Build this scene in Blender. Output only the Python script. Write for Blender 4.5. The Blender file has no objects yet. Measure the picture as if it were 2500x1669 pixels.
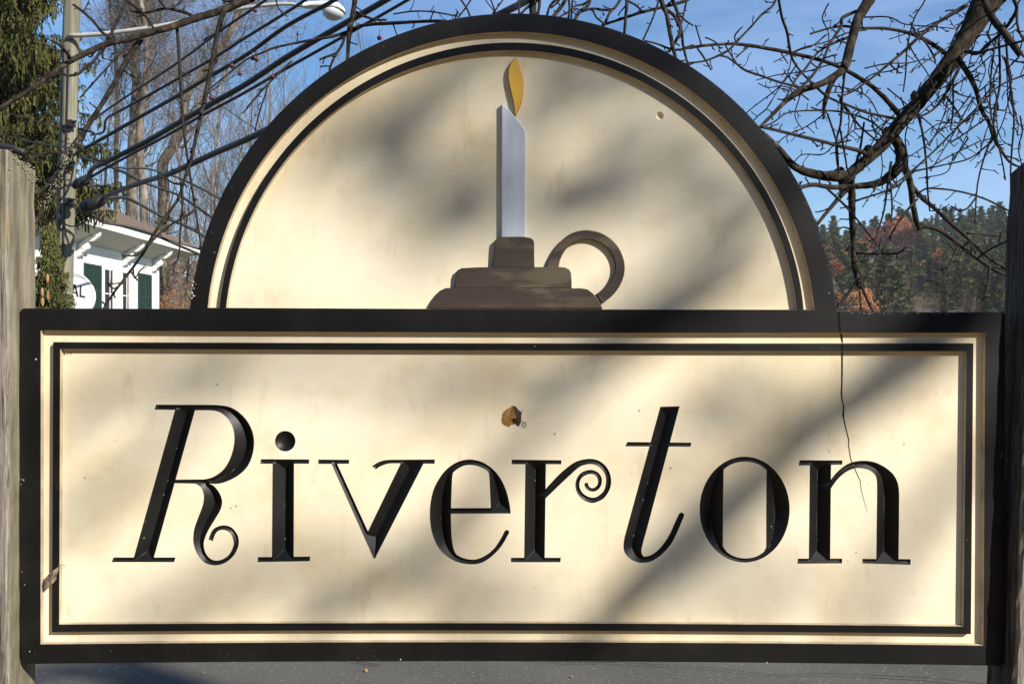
import bpy, math, random
import numpy as np
from mathutils import Vector, Matrix
from mathutils.geometry import delaunay_2d_cdt

R = math.radians
random.seed(7)
SC = bpy.context.scene
COL = SC.collection

# ------------------------------------------------------------------ camera, sky, sun, exposure
D, H = 1.732, 1.5            # camera to sign front, eye height
F = 1250 / math.tan(R(30))   # focal length in photo pixels (2500 wide, 60 degrees)
CY = 834.5
PX = D / F                   # metres per photo pixel on the sign front

cd = bpy.data.cameras.new("camera")
cam = bpy.data.objects.new("camera", cd)
COL.objects.link(cam)
cam.location = (0, -D, H)
cam.rotation_euler = (R(90), 0, 0)
cd.sensor_fit = 'HORIZONTAL'
cd.angle = R(60)
cd.clip_start = 0.05
cd.clip_end = 6000
SC.camera = cam

SUN = Vector((1.2, -1.0, 0.98)).normalized()      # direction towards the sun
SUN_EL = math.asin(SUN.z)
SUN_AZ = math.atan2(SUN.x, SUN.y)

w = bpy.data.worlds.new("World")
SC.world = w
w.use_nodes = True
nt = w.node_tree
nt.nodes.clear()
out = nt.nodes.new("ShaderNodeOutputWorld")
bg = nt.nodes.new("ShaderNodeBackground")
sky = nt.nodes.new("ShaderNodeTexSky")
sky.sky_type = 'NISHITA'
sky.sun_disc = False
sky.sun_elevation = SUN_EL
sky.sun_rotation = SUN_AZ
sky.altitude = 200
sky.air_density = 1.0
sky.dust_density = 0.15
sky.ozone_density = 3.0
bg.inputs['Strength'].default_value = 0.083
tc = nt.nodes.new("ShaderNodeTexCoord")
mp = nt.nodes.new("ShaderNodeMapping")
mp.inputs['Scale'].default_value = (2.2, 2.2, 9.0)
mp.inputs['Rotation'].default_value = (0.12, 0.2, 0.3)
ns = nt.nodes.new("ShaderNodeTexNoise")
ns.inputs['Scale'].default_value = 1.6
ns.inputs['Detail'].default_value = 7
ns.inputs['Roughness'].default_value = 0.55
ns.inputs['Distortion'].default_value = 0.6
rp = nt.nodes.new("ShaderNodeMapRange")
rp.inputs['From Min'].default_value = 0.36
rp.inputs['From Max'].default_value = 0.85
rp.inputs['To Min'].default_value = 0.04
rp.inputs['To Max'].default_value = 0.52
mx = nt.nodes.new("ShaderNodeMix")
mx.data_type = 'RGBA'
mx.inputs['B'].default_value = (4.4, 5.6, 8.6, 1)
L = nt.links.new
L(tc.outputs['Generated'], mp.inputs['Vector'])
L(mp.outputs[0], ns.inputs['Vector'])
L(ns.outputs[0], rp.inputs['Value'])
L(rp.outputs[0], mx.inputs['Factor'])
hs = nt.nodes.new("ShaderNodeHueSaturation")
hs.inputs['Saturation'].default_value = 1.22
L(sky.outputs[0], hs.inputs['Color'])
L(hs.outputs[0], mx.inputs['A'])
L(mx.outputs['Result'], bg.inputs['Color'])
L(bg.outputs[0], out.inputs['Surface'])

sd = bpy.data.lights.new("sun", 'SUN')
sd.energy = 4.6
sd.angle = R(0.53)
sd.color = (1.0, 0.925, 0.835)
so = bpy.data.objects.new("sun", sd)
COL.objects.link(so)
so.rotation_euler = SUN.to_track_quat('Z', 'Y').to_euler()
so.location = (20, -20, 25)

SC.view_settings.view_transform = 'Standard'
SC.view_settings.look = 'None'
SC.view_settings.exposure = 0.84
SC.view_settings.gamma = 1
SC.view_settings.use_curve_mapping = False

# ------------------------------------------------------------------ helpers
def P(px, py, d):
    """point seen at photo pixel (px,py), d metres in front of the camera"""
    return Vector(((px - 1250) / F * d, d - D, H + (CY - py) / F * d))

def tag(o, label=None, cat=None, group=None, kind=None):
    if label: o['label'] = label
    if cat: o['category'] = cat
    if group: o['group'] = group
    if kind: o['kind'] = kind
    return o

def empty(name, loc, label, cat, group=None):
    o = bpy.data.objects.new(name, None)
    o.empty_display_size = 0.1
    o.location = loc
    COL.objects.link(o)
    return tag(o, label, cat, group)

def wloc(o):
    v = Vector((0, 0, 0))
    while o is not None:
        v += Vector(o.location)
        o = o.parent
    return v

def obj(name, V, Fc, mat, parent=None, loc=None, smooth=False, local=False):
    """mesh object from world coordinates (or local ones)"""
    me = bpy.data.meshes.new(name)
    if loc is None:
        loc = Vector((0, 0, 0))
    base = Vector((0, 0, 0)) if local else ((wloc(parent) if parent else Vector((0, 0, 0))) + Vector(loc))
    V = np.asarray([tuple(v) for v in V], dtype=float) - np.array(base)
    me.from_pydata(V.tolist(), [], [tuple(int(i) for i in f) for f in Fc])
    mats = mat if isinstance(mat, (list, tuple)) else [mat]
    for m in mats:
        me.materials.append(m)
    if smooth:
        me.shade_smooth()
    me.update()
    o = bpy.data.objects.new(name, me)
    o.location = loc
    if parent: o.parent = parent
    COL.objects.link(o)
    return o

def cr(p, n=6, closed=False):
    """Catmull-Rom through rows of p"""
    p = np.asarray(p, float)
    if closed:
        q = np.vstack([p[-1], p, p[0], p[1]])
    else:
        q = np.vstack([2 * p[0] - p[1], p, 2 * p[-1] - p[-2]])
    o = []
    for i in range(1, len(q) - 2):
        a, b, c, d = q[i - 1], q[i], q[i + 1], q[i + 2]
        for k in range(n):
            t = k / n
            o.append(0.5 * (2 * b + (c - a) * t + (2 * a - 5 * b + 4 * c - d) * t * t + (3 * b - a - 3 * c + d) * t ** 3))
    if not closed:
        o.append(q[-2])
    return np.array(o)

class MB:
    def __init__(s):
        s.v, s.f = [], []
    def add(s, V, Fc):
        n = len(s.v)
        s.v.extend([tuple(v) for v in V])
        s.f.extend([tuple(i + n for i in f) for f in Fc])
    def box(s, a, b):
        x0, y0, z0 = a; x1, y1, z1 = b
        s.add([(x0, y0, z0), (x1, y0, z0), (x1, y1, z0), (x0, y1, z0), (x0, y0, z1), (x1, y0, z1), (x1, y1, z1), (x0, y1, z1)],
              [(0, 3, 2, 1), (4, 5, 6, 7), (0, 1, 5, 4), (1, 2, 6, 5), (2, 3, 7, 6), (3, 0, 4, 7)])
    def tube(s, pts, rad, n=6, cap=True):
        pts = [Vector(p) for p in pts]
        m = len(pts)
        if m < 2: return
        n0 = len(s.v)
        t0 = (pts[1] - pts[0]).normalized()
        u = t0.orthogonal().normalized()
        for i in range(m):
            t = (pts[min(i + 1, m - 1)] - pts[max(i - 1, 0)])
            if t.length < 1e-9: t = t0
            t = t.normalized()
            u = (u - t * u.dot(t))
            if u.length < 1e-6: u = t.orthogonal()
            u.normalize()
            vv = t.cross(u)
            r = rad[i] if hasattr(rad, '__len__') else rad
            for k in range(n):
                a = 2 * math.pi * k / n
                s.v.append(tuple(pts[i] + (u * math.cos(a) + vv * math.sin(a)) * r))
            t0 = t
        for i in range(m - 1):
            for k in range(n):
                a = n0 + i * n + k; b = n0 + i * n + (k + 1) % n
                s.f.append((a, b, b + n, a + n))
        if cap:
            s.f.append(tuple(n0 + k for k in range(n))[::-1])
            s.f.append(tuple(n0 + (m - 1) * n + k for k in range(n)))
    def ball(s, c, r, nu=8, nv=5, sc=(1, 1, 1)):
        c = Vector(c)
        V = [c + Vector((0, 0, r * sc[2]))]
        for j in range(1, nv):
            th = math.pi * j / nv
            for i in range(nu):
                a = 2 * math.pi * i / nu
                V.append(c + Vector((r * sc[0] * math.sin(th) * math.cos(a), r * sc[1] * math.sin(th) * math.sin(a), r * sc[2] * math.cos(th))))
        V.append(c - Vector((0, 0, r * sc[2])))
        Fc = [(0, 1 + i, 1 + (i + 1) % nu) for i in range(nu)]
        for j in range(nv - 2):
            for i in range(nu):
                a = 1 + j * nu + i; b = 1 + j * nu + (i + 1) % nu
                Fc.append((a, a + nu, b + nu, b))
        e = len(V) - 1; q = 1 + (nv - 2) * nu
        Fc += [(e, q + (i + 1) % nu, q + i) for i in range(nu)]
        s.add(V, Fc)
    def build(s, name, mat, parent=None, loc=None, smooth=False, local=False):
        return obj(name, s.v, s.f, mat, parent, loc, smooth, local)

def inpoly(pts, poly):
    pts = np.asarray(pts, float); poly = np.asarray(poly, float)
    x, y = pts[:, 0], pts[:, 1]
    c = np.zeros(len(pts), bool)
    a = poly; b = np.roll(poly, -1, axis=0)
    for (x1, y1), (x2, y2) in zip(a, b):
        if y1 == y2: continue
        m = ((y1 > y) != (y2 > y)) & (x < (x2 - x1) * (y - y1) / (y2 - y1) + x1)
        c ^= m
    return c

def cdt(loops, extra=None):
    V, E = [], []
    for lp in loops:
        n = len(V)
        V += [Vector((float(a), float(b))) for a, b in lp]
        E += [(n + i, n + (i + 1) % len(lp)) for i in range(len(lp))]
    if extra is not None:
        V += [Vector((float(a), float(b))) for a, b in extra]
    r = delaunay_2d_cdt(V, E, [], 0, 1e-7)
    vv = np.array([(p[0], p[1]) for p in r[0]])
    tri = np.array([f for f in r[2] if len(f) == 3])
    return vv, tri

def cents(vv, tri):
    return vv[tri].mean(axis=1)

def ccw(vv, tri):
    a, b, c = vv[tri[:, 0]], vv[tri[:, 1]], vv[tri[:, 2]]
    ar = (b[:, 0] - a[:, 0]) * (c[:, 1] - a[:, 1]) - (c[:, 0] - a[:, 0]) * (b[:, 1] - a[:, 1])
    t = tri.copy()
    t[ar < 0] = t[ar < 0][:, ::-1]
    return t

# photo pixels -> metres in the sign plane (x, z), with the recess depth corrected for
def sxz(pts, d=0.0):
    p = np.asarray(pts, float)
    k = PX * (D + d) / D
    return np.stack([(p[:, 0] - 1250) * k, H + (CY - p[:, 1]) * k], axis=1)

# ------------------------------------------------------------------ materials
def mat(name, base, rough=0.6, spec=0.4):
    m = bpy.data.materials.new(name)
    m.use_nodes = True
    b = m.node_tree.nodes['Principled BSDF']
    b.inputs['Base Color'].default_value = (*base, 1)
    b.inputs['Roughness'].default_value = rough
    b.inputs['Specular IOR Level'].default_value = spec
    return m

def N(m, t):
    return m.node_tree.nodes.new(t)

def noise(m, scale, detail=4, rough=0.55, mapscale=None, dist=0.0, coord='Object'):
    tcn = N(m, "ShaderNodeTexCoord")
    nz = N(m, "ShaderNodeTexNoise")
    nz.inputs['Scale'].default_value = scale
    nz.inputs['Detail'].default_value = detail
    nz.inputs['Roughness'].default_value = rough
    nz.inputs['Distortion'].default_value = dist
    if mapscale:
        mpn = N(m, "ShaderNodeMapping")
        mpn.inputs['Scale'].default_value = mapscale
        m.node_tree.links.new(tcn.outputs[coord], mpn.inputs[0])
        m.node_tree.links.new(mpn.outputs[0], nz.inputs['Vector'])
    else:
        m.node_tree.links.new(tcn.outputs[coord], nz.inputs['Vector'])
    return nz.outputs[0]

def ramp(m, src, stops, interp='LINEAR'):
    r = N(m, "ShaderNodeValToRGB")
    r.color_ramp.interpolation = interp
    el = r.color_ramp.elements
    while len(el) < len(stops): el.new(0.5)
    for e, (p, c) in zip(el, stops):
        e.position = p
        e.color = (*c, 1) if len(c) == 3 else c
    m.node_tree.links.new(src, r.inputs[0])
    return r.outputs[0]

def mixc(m, fac, a, b, mode='MIX'):
    x = N(m, "ShaderNodeMix")
    x.data_type = 'RGBA'; x.blend_type = mode
    lk = m.node_tree.links
    for s, v in (('Factor', fac), ('A', a), ('B', b)):
        if hasattr(v, 'is_linked'): lk.new(v, x.inputs[s] if s != 'Factor' else x.inputs[0])
        else:
            i = x.inputs[0] if s == 'Factor' else x.inputs[s]
            i.default_value = v if s == 'Factor' else (*v, 1)
    return x.outputs['Result']

def setc(m, c):
    m.node_tree.links.new(c, m.node_tree.nodes['Principled BSDF'].inputs['Base Color'])

def bump(m, src, strength=0.3, dist=0.01):
    b = N(m, "ShaderNodeBump")
    b.inputs['Strength'].default_value = strength
    b.inputs['Distance'].default_value = dist
    m.node_tree.links.new(src, b.inputs['Height'])
    m.node_tree.links.new(b.outputs[0], m.node_tree.nodes['Principled BSDF'].inputs['Normal'])

def varied(name, c0, c1, scale, rough=0.8, mapscale=None, detail=5, bmp=0, spec=0.25, lo=0.3, hi=0.7, dist=0.01):
    m = mat(name, c0, rough, spec)
    n1 = noise(m, scale, detail, 0.6, mapscale)
    setc(m, ramp(m, n1, [(lo, c0), (hi, c1)]))
    if bmp: bump(m, n1, bmp, dist)
    return m

BLACK = mat("black_paint", (0.012, 0.0125, 0.013), 0.48, 0.32)
_n = noise(BLACK, 9, 6, 0.65)
_c = ramp(BLACK, _n, [(0.3, (0.0035, 0.004, 0.0045)), (0.5, (0.006, 0.0062, 0.0063)), (0.75, (0.0125, 0.0122, 0.0115))])
_sp = ramp(BLACK, noise(BLACK, 85, 2, 0.5), [(0.755, (0, 0, 0)), (0.79, (1, 1, 1))])
_c = mixc(BLACK, _sp, _c, (0.22, 0.22, 0.20))
setc(BLACK, _c)
bump(BLACK, noise(BLACK, 60, 4, 0.6, (0.4, 1, 1)), 0.12, 0.002)

CREAM = mat("cream_paint", (0.76, 0.68, 0.51), 0.6, 0.25)
_n = noise(CREAM, 2.6, 6, 0.62, None, 0.5)
_c = ramp(CREAM, _n, [(0.30, (0.70, 0.59, 0.375)), (0.44, (0.755, 0.67, 0.475)), (0.58, (0.78, 0.715, 0.545)), (0.74, (0.735, 0.64, 0.435))])
_d = ramp(CREAM, noise(CREAM, 7, 6, 0.72), [(0.50, (1, 1, 1)), (0.78, (0.84, 0.79, 0.70))])
_c = mixc(CREAM, 0.8, _c, _d, 'MULTIPLY')
_d = ramp(CREAM, noise(CREAM, 26, 5, 0.7, (1, 1, 0.35)), [(0.58, (1, 1, 1)), (0.80, (0.80, 0.75, 0.66))])
_c = mixc(CREAM, 0.9, _c, _d, 'MULTIPLY')
_d = ramp(CREAM, noise(CREAM, 90, 4, 0.65, (0.12, 1, 1.4)), [(0.40, (0.98, 0.977, 0.972)), (0.62, (1, 1, 1))])
_c = mixc(CREAM, 1.0, _c, _d, 'MULTIPLY')
_sp = ramp(CREAM, noise(CREAM, 55, 1.5, 0.5), [(0.80, (0, 0, 0)), (0.84, (1, 1, 1))])
_c = mixc(CREAM, _sp, _c, (0.30, 0.26, 0.19))
setc(CREAM, _c)
bump(CREAM, noise(CREAM, 110, 4, 0.6, (0.3, 1, 1.2)), 0.07, 0.0015)

CREAMW = varied("shaded_cream_paint", (0.30, 0.245, 0.155), (0.50, 0.42, 0.29), 18, 0.7, None, 6, 0.2, 0.2)  # cream darkened to paint the shade into the recess walls
WAXW = varied("candle_paint", (0.43, 0.49, 0.57), (0.60, 0.645, 0.69), 14, 0.5, (1.6, 1, 0.35), 5, 0.15, 0.3)
FLAME = varied("flame_paint", (0.62, 0.36, 0.045), (0.70, 0.44, 0.08), 16, 0.5, None, 3, 0.05, 0.3)
FLAMEE = mat("flame_edge_paint", (0.42, 0.20, 0.03), 0.6, 0.3)
HOLD = mat("candlestick_paint", (0.1, 0.075, 0.055), 0.55, 0.3)
_n = noise(HOLD, 8, 5, 0.6, (0.35, 1, 1.6))
setc(HOLD, ramp(HOLD, _n, [(0.44, (0.040, 0.029, 0.024)), (0.53, (0.052, 0.039, 0.031)), (0.555, (0.082, 0.064, 0.044)), (0.66, (0.096, 0.077, 0.052))]))
bump(HOLD, noise(HOLD, 50, 4, 0.6, (0.3, 1, 1.5)), 0.2, 0.002)

POSTF = mat("weathered_post", (0.3, 0.27, 0.22), 0.9, 0.15)
_g = noise(POSTF, 42, 6, 0.7, (4.5, 4.5, 0.16), 0.5)
_c = ramp(POSTF, _g, [(0.35, (0.035, 0.030, 0.024)), (0.46, (0.16, 0.142, 0.115)), (0.66, (0.33, 0.305, 0.26))])
_l = ramp(POSTF, noise(POSTF, 5, 5, 0.65), [(0.52, (0, 0, 0)), (0.72, (1, 1, 1))])
_c = mixc(POSTF, _l, _c, (0.25, 0.22, 0.13))
setc(POSTF, _c)
bump(POSTF, _g, 0.8, 0.006)
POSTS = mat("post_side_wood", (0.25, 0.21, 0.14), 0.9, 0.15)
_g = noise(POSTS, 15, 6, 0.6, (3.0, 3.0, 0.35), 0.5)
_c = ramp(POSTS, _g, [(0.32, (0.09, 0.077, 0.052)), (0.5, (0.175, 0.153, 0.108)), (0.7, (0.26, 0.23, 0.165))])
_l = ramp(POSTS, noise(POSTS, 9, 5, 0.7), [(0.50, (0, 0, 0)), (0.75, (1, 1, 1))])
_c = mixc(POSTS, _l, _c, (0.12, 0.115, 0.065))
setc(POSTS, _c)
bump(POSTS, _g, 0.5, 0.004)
POSTD = mat("shaded_post_wood", (0.1, 0.09, 0.08), 0.9, 0.12)  # post wood darkened, so the side's shade is painted into its colour
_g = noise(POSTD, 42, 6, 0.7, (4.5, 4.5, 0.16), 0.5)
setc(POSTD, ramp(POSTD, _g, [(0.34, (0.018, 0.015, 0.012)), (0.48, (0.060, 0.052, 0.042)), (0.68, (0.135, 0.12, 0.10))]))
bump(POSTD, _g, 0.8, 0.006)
LICHEN = varied("lichen", (0.17, 0.18, 0.11), (0.42, 0.43, 0.32), 90, 0.95)

BARK = mat("crab_bark", (0.08, 0.06, 0.045), 0.9, 0.15)
_g = noise(BARK, 38, 5, 0.65, (1, 1, 0.6), 0.6)
_c = ramp(BARK, _g, [(0.32, (0.010, 0.008, 0.006)), (0.52, (0.024, 0.019, 0.014)), (0.72, (0.070, 0.060, 0.044))])
_l = ramp(BARK, noise(BARK, 17, 4, 0.6), [(0.58, (0, 0, 0)), (0.74, (1, 1, 1))])
_c = mixc(BARK, _l, _c, (0.085, 0.083, 0.056))
setc(BARK, _c)
bump(BARK, _g, 0.6, 0.006)
TWIG = varied("twig_bark", (0.011, 0.009, 0.0075), (0.030, 0.024, 0.019), 30, 0.85)
BERRY = mat("crabapple_skin", (0.085, 0.020, 0.016), 0.5, 0.3)
SYC = mat("sycamore_bark", (0.3, 0.26, 0.2), 0.9, 0.15)
_n = noise(SYC, 1.6, 6, 0.65, (1, 1, 0.5))
setc(SYC, ramp(SYC, _n, [(0.36, (0.055, 0.045, 0.034)), (0.5, (0.15, 0.123, 0.092)), (0.66, (0.33, 0.295, 0.225))]))
GREYB = varied("grey_bark", (0.095, 0.078, 0.06), (0.22, 0.185, 0.145), 2.5, 0.9)
POLEM = mat("pole_wood", (0.3, 0.3, 0.22), 0.9, 0.15)
_g = noise(POLEM, 9, 5, 0.6, (2.2, 2.2, 0.12), 0.3)
setc(POLEM, ramp(POLEM, _g, [(0.3, (0.105, 0.10, 0.068)), (0.55, (0.20, 0.19, 0.135)), (0.75, (0.28, 0.265, 0.195))]))
bump(POLEM, _g, 0.5, 0.01)
CABLE = mat("cable_rubber", (0.018, 0.018, 0.019), 0.5, 0.4)
STEEL = mat("bare_steel", (0.45, 0.46, 0.46), 0.45, 0.5)
LAMPW = mat("lamp_housing", (0.68, 0.69, 0.68), 0.45, 0.4)
LAMPG = mat("lamp_glass", (0.50, 0.52, 0.50), 0.2, 0.5)
ARMM = varied("lamp_arm_metal", (0.30, 0.285, 0.25), (0.48, 0.48, 0.46), 4, 0.6)
WHITE = varied("white_clapboard_paint", (0.72, 0.71, 0.66), (0.80, 0.79, 0.75), 3, 0.6)
SOFFIT = mat("soffit_paint", (0.50, 0.49, 0.46), 0.7, 0.3)
SHUT = mat("green_shutter_paint", (0.018, 0.042, 0.030), 0.5, 0.4)
GLASS = mat("window_glass", (0.03, 0.033, 0.035), 0.08, 0.6)
ROOFM = varied("brown_shingle", (0.105, 0.076, 0.054), (0.19, 0.145, 0.108), 9, 0.95)
SIGNW = mat("white_sign_face", (0.80, 0.80, 0.78), 0.5, 0.3)
INK = mat("dark_sign_ink", (0.03, 0.033, 0.033), 0.6, 0.3)
ASPH = mat("asphalt", (0.06, 0.06, 0.06), 0.9, 0.2)
_a = noise(ASPH, 1.3, 5, 0.6)
_c = ramp(ASPH, _a, [(0.3, (0.076, 0.071, 0.059)), (0.7, (0.115, 0.108, 0.090))])
_s = ramp(ASPH, noise(ASPH, 55, 2, 0.5), [(0.60, (0, 0, 0)), (0.70, (1, 1, 1))])
_c = mixc(ASPH, _s, _c, (0.16, 0.155, 0.14))
setc(ASPH, _c)
bump(ASPH, noise(ASPH, 70, 3, 0.6), 0.5, 0.006)
GRASS = varied("dry_grass", (0.06, 0.07, 0.025), (0.12, 0.11, 0.05), 1.5, 0.95)
HILLM = varied("leaf_litter", (0.06, 0.058, 0.032), (0.11, 0.082, 0.05), 0.15, 0.95)
def foliage(name, c0, c1, scale):
    m = mat(name, c0, 0.85, 0.08)
    nz = noise(m, scale, 3, 0.6)
    oi = N(m, "ShaderNodeObjectInfo")
    c = ramp(m, nz, [(0.3, c0), (0.7, c1)])
    hv = N(m, "ShaderNodeHueSaturation")
    mr = N(m, "ShaderNodeMapRange")
    mr.inputs['To Min'].default_value = 0.75; mr.inputs['To Max'].default_value = 1.3
    lk = m.node_tree.links
    lk.new(oi.outputs['Random'], mr.inputs['Value'])
    lk.new(mr.outputs[0], hv.inputs['Value'])
    lk.new(c, hv.inputs['Color'])
    setc(m, hv.outputs[0])
    return m
SPRUCE = foliage("spruce_needles", (0.040, 0.046, 0.013), (0.12, 0.115, 0.034), 1.6)
PINE = foliage("pine_needles", (0.060, 0.068, 0.024), (0.125, 0.128, 0.044), 0.35)
OAK = foliage("russet_leaves", (0.17, 0.062, 0.030), (0.27, 0.105, 0.048), 0.4)
GOLD = foliage("orange_leaves", (0.25, 0.10, 0.035), (0.36, 0.16, 0.06), 0.4)
BUSHB = foliage("brown_brush", (0.10, 0.068, 0.045), (0.17, 0.115, 0.075), 0.6)
CONE = mat("cone_scales", (0.30, 0.17, 0.09), 0.8, 0.2)
LEAFD = mat("dry_leaf", (0.30, 0.17, 0.065), 0.6, 0.3)
_n = noise(LEAFD, 60, 5, 0.6)
setc(LEAFD, ramp(LEAFD, _n, [(0.3, (0.26, 0.125, 0.03)), (0.55, (0.42, 0.225, 0.065)), (0.75, (0.46, 0.27, 0.09))]))
LEAFK = mat("dark_leaf_underside", (0.045, 0.028, 0.018), 0.7, 0.2)
LEAFG = mat("grey_leaf", (0.18, 0.14, 0.10), 0.8, 0.2)
_n = noise(LEAFG, 90, 5, 0.6)
setc(LEAFG, ramp(LEAFG, _n, [(0.35, (0.09, 0.062, 0.042)), (0.6, (0.25, 0.20, 0.145))]))
NET = mat("leaf_skeleton", (0.32, 0.31, 0.26), 0.9, 0.1)
CRACKM = mat("crack_shadow_wood", (0.012, 0.010, 0.008), 0.95, 0.05)
DIRT = mat("dirt_speck", (0.16, 0.135, 0.095), 0.95, 0.05)
CHIP = mat("paint_chip", (0.42, 0.41, 0.38), 0.9, 0.1)

# ------------------------------------------------------------------ the ground and hill
mb = MB()
mb.add([(-1500, -600, -0.02), (1500, -600, -0.02), (1500, 2500, -0.02), (-1500, 2500, -0.02)], [(0, 1, 2, 3)])
tag(mb.build("ground", GRASS), kind='structure')
mb = MB()
nx, ny = 40, 20
for j in range(ny + 1):
    for i in range(nx + 1):
        mb.v.append((-30 + 60 * i / nx, 0.9 + 26 * j / ny, 0.012 * math.sin(i * 1.3 + j) + 0.012 * math.sin(j * 2.1)))
for j in range(ny):
    for i in range(nx):
        a = j * (nx + 1) + i
        mb.f.append((a, a + 1, a + nx + 2, a + nx + 1))
tag(mb.build("parking_lot", ASPH, smooth=True), kind='structure')

LAWN = varied("warm_bounce_lawn", (0.15, 0.115, 0.055), (0.27, 0.20, 0.115), 14, 0.95, None, 6, 0.6)  # unseen sheet in a warm colour, added to bounce light onto the sign
mb = MB()
nx, ny = 40, 16
for j in range(ny + 1):
    for i in range(nx + 1):
        mb.v.append((-40 + 80 * i / nx, -14 + 14.85 * j / ny, 0.004 + 0.01 * math.sin(i * 1.7 + j) * math.sin(j * 1.1)))
for j in range(ny):
    for i in range(nx):
        a = j * (nx + 1) + i
        mb.f.append((a, a + 1, a + nx + 2, a + nx + 1))
tag(mb.build("bounce_lawn", LAWN, smooth=True), kind='structure')

def hz(x, y):
    """hill height"""
    t = max(0.0, min(1.0, (y - 70) / 260))
    t = t * t * (3 - 2 * t)
    k = 0.55 + 0.45 * (1 / (1 + math.exp(-(x - 20) / 45)))
    if x > 20: k *= 1 - 0.02 * math.sin(x * 0.05)
    h = 38 * t * k + 1.8 * t * math.sin(x * 0.085 + 2.0) + 1.2 * t * math.sin(x * 0.21) + 2.0 * math.sin(x * 0.045 + 1) * t + 1.4 * math.sin(x * 0.11 + y * 0.05) * t
    return -0.6 + h
mb = MB()
nx, ny = 90, 40
for j in range(ny + 1):
    for i in range(nx + 1):
        x = -420 + 840 * i / nx; y = 60 + 460 * j / ny
        mb.v.append((x, y, hz(x, y)))
for j in range(ny):
    for i in range(nx):
        a = j * (nx + 1) + i
        mb.f.append((a, a + 1, a + nx + 2, a + nx + 1))
tag(mb.build("hill", HILLM, smooth=True), kind='structure')

# ------------------------------------------------------------------ the sign
SIGN = empty("town_sign", (0, 0, 0.86), "cream and black carved wooden town sign with arched candle top, hung between two posts", "sign")
DP = 13 * PX          # recess of the cream floors
TH = 0.036            # board thickness

def arc(cx, cy, r, y0a, y0b, n=90):
    """arc over the top from left bottom (height y0a) to right bottom (y0b)"""
    a0 = math.pi - math.asin((cy - y0a) / r); a1 = math.asin((cy - y0b) / r)
    return [(cx + r * math.cos(a0 + (a1 - a0) * k / n), cy - r * math.sin(a0 + (a1 - a0) * k / n)) for k in range(n + 1)]

def q3(a, b, c, n=24):
    """points from a through middle b to c (quadratic in x)"""
    a, b, c = np.array(a, float), np.array(b, float), np.array(c, float)
    return [tuple(a * (1 - t) * (1 - 2 * t) + b * 4 * t * (1 - t) + c * t * (2 * t - 1)) for t in np.linspace(0, 1, n + 1)]

def rect(TL, TC, TR, BL, BC, BR):
    p = q3(TL, TC, TR) + q3(BR, BC, BL)
    return p

ya = lambda x: 752 + (x - 50) / 2405 * 10    # top line of the name board
A_out = arc(1252.5, 825.5, 793, 753.7, 760.3)
r_out = [(58, 752.2), (52, 754.5), (48, 760), (47.2, 1000), (47, 1300), (48, 1560), (50, 1600), (58, 1618), (74, 1620.5)] + \
    q3((74, 1620.5), (1250, 1613.8), (2440, 1624.5))[1:] + [(2450, 1622), (2452.5, 1600), (2454, 1200), (2456, 775), (2454, 764.5), (2450, 762.6)]
outer = A_out + [(2046, 760.6)] + [(p[0], p[1]) for p in r_out[::-1]][0:0]
# silhouette, clockwise in the photo: arch left->right, right shoulder, right side, bottom, left side, left shoulder
outer = A_out + [(2250, 761.6), (2450, 762.6), (2454, 764.5), (2456, 775), (2454, 1200), (2452.5, 1600), (2450, 1622)] + \
    q3((2440, 1624.5), (1250, 1613.8), (74, 1620.5)) + [(58, 1618), (50, 1600), (48, 1560), (47, 1300), (47.2, 1000), (48, 760), (52, 754.5), (58, 752.2), (260, 752.9)]
W_arch = arc(1247.5, 822, 744, 751.2, 756) + q3((1980, 756), (1250, 754.7), (515, 751.2), 30)[1:-1]
W_rect = rect((99.5, 806), (1250, 811.4), (2405.5, 811.6), (99, 1571.7), (1250, 1566.5), (2401, 1574.8))
RIBo_rect = rect((129.5, 835), (1250, 838), (2377, 838), (126.5, 1542), (1250, 1538.4), (2371, 1547))
RIBi_rect = rect((146.5, 851), (1250, 855), (2360.5, 857), (144, 1523.5), (1250, 1520.5), (2352.5, 1528.6))
ribA_o = arc(1249, 820.5, 716.5, 751.2, 756)
ribA_i = arc(1248.3, 823.6, 700.6, 751.2, 756)

def yv(P2, y):
    return [(p[0], y, p[1]) for p in P2]

def fill2(loops, inside, y, extra=None):
    vv, tri = cdt(loops, extra)
    c = cents(vv, tri)
    tri = ccw(vv, tri[inside(c)])
    return yv(vv, y), [tuple(t) for t in tri]     # ccw in (x,z) faces -y

def wall(mb, a, ya_, b, yb_, flip=False):
    n = len(a)
    V = yv(a, ya_) + yv(b, yb_)
    Fc = []
    for i in range(n):
        j = (i + 1) % n
        f = (i, j, n + j, n + i)
        Fc.append(f[::-1] if flip else f)
    mb.add(V, Fc)

def offset(poly, d):
    """inset (d>0) of a closed polygon along its normals"""
    p = np.asarray(poly, float)
    a = np.roll(p, 1, 0); b = np.roll(p, -1, 0)
    e1 = p - a; e2 = b - p
    e1 /= np.linalg.norm(e1, axis=1)[:, None] + 1e-12
    e2 /= np.linalg.norm(e2, axis=1)[:, None] + 1e-12
    t = e1 + e2
    t /= np.linalg.norm(t, axis=1)[:, None] + 1e-12
    n = np.stack([-t[:, 1], t[:, 0]], 1)
    k = 1 / np.clip((e1 * t).sum(1), 0.55, 1)
    ar = 0.5 * np.sum(p[:, 0] * b[:, 1] - b[:, 0] * p[:, 1])
    return p + n * (d * k)[:, None] * (1 if ar > 0 else -1)

def clean(p, tol=1e-6):
    o = []
    for q in p:
        if not o or math.hypot(q[0] - o[-1][0], q[1] - o[-1][1]) > tol: o.append(tuple(q))
    if math.hypot(o[0][0] - o[-1][0], o[0][1] - o[-1][1]) <= tol: o.pop()
    return o

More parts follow.
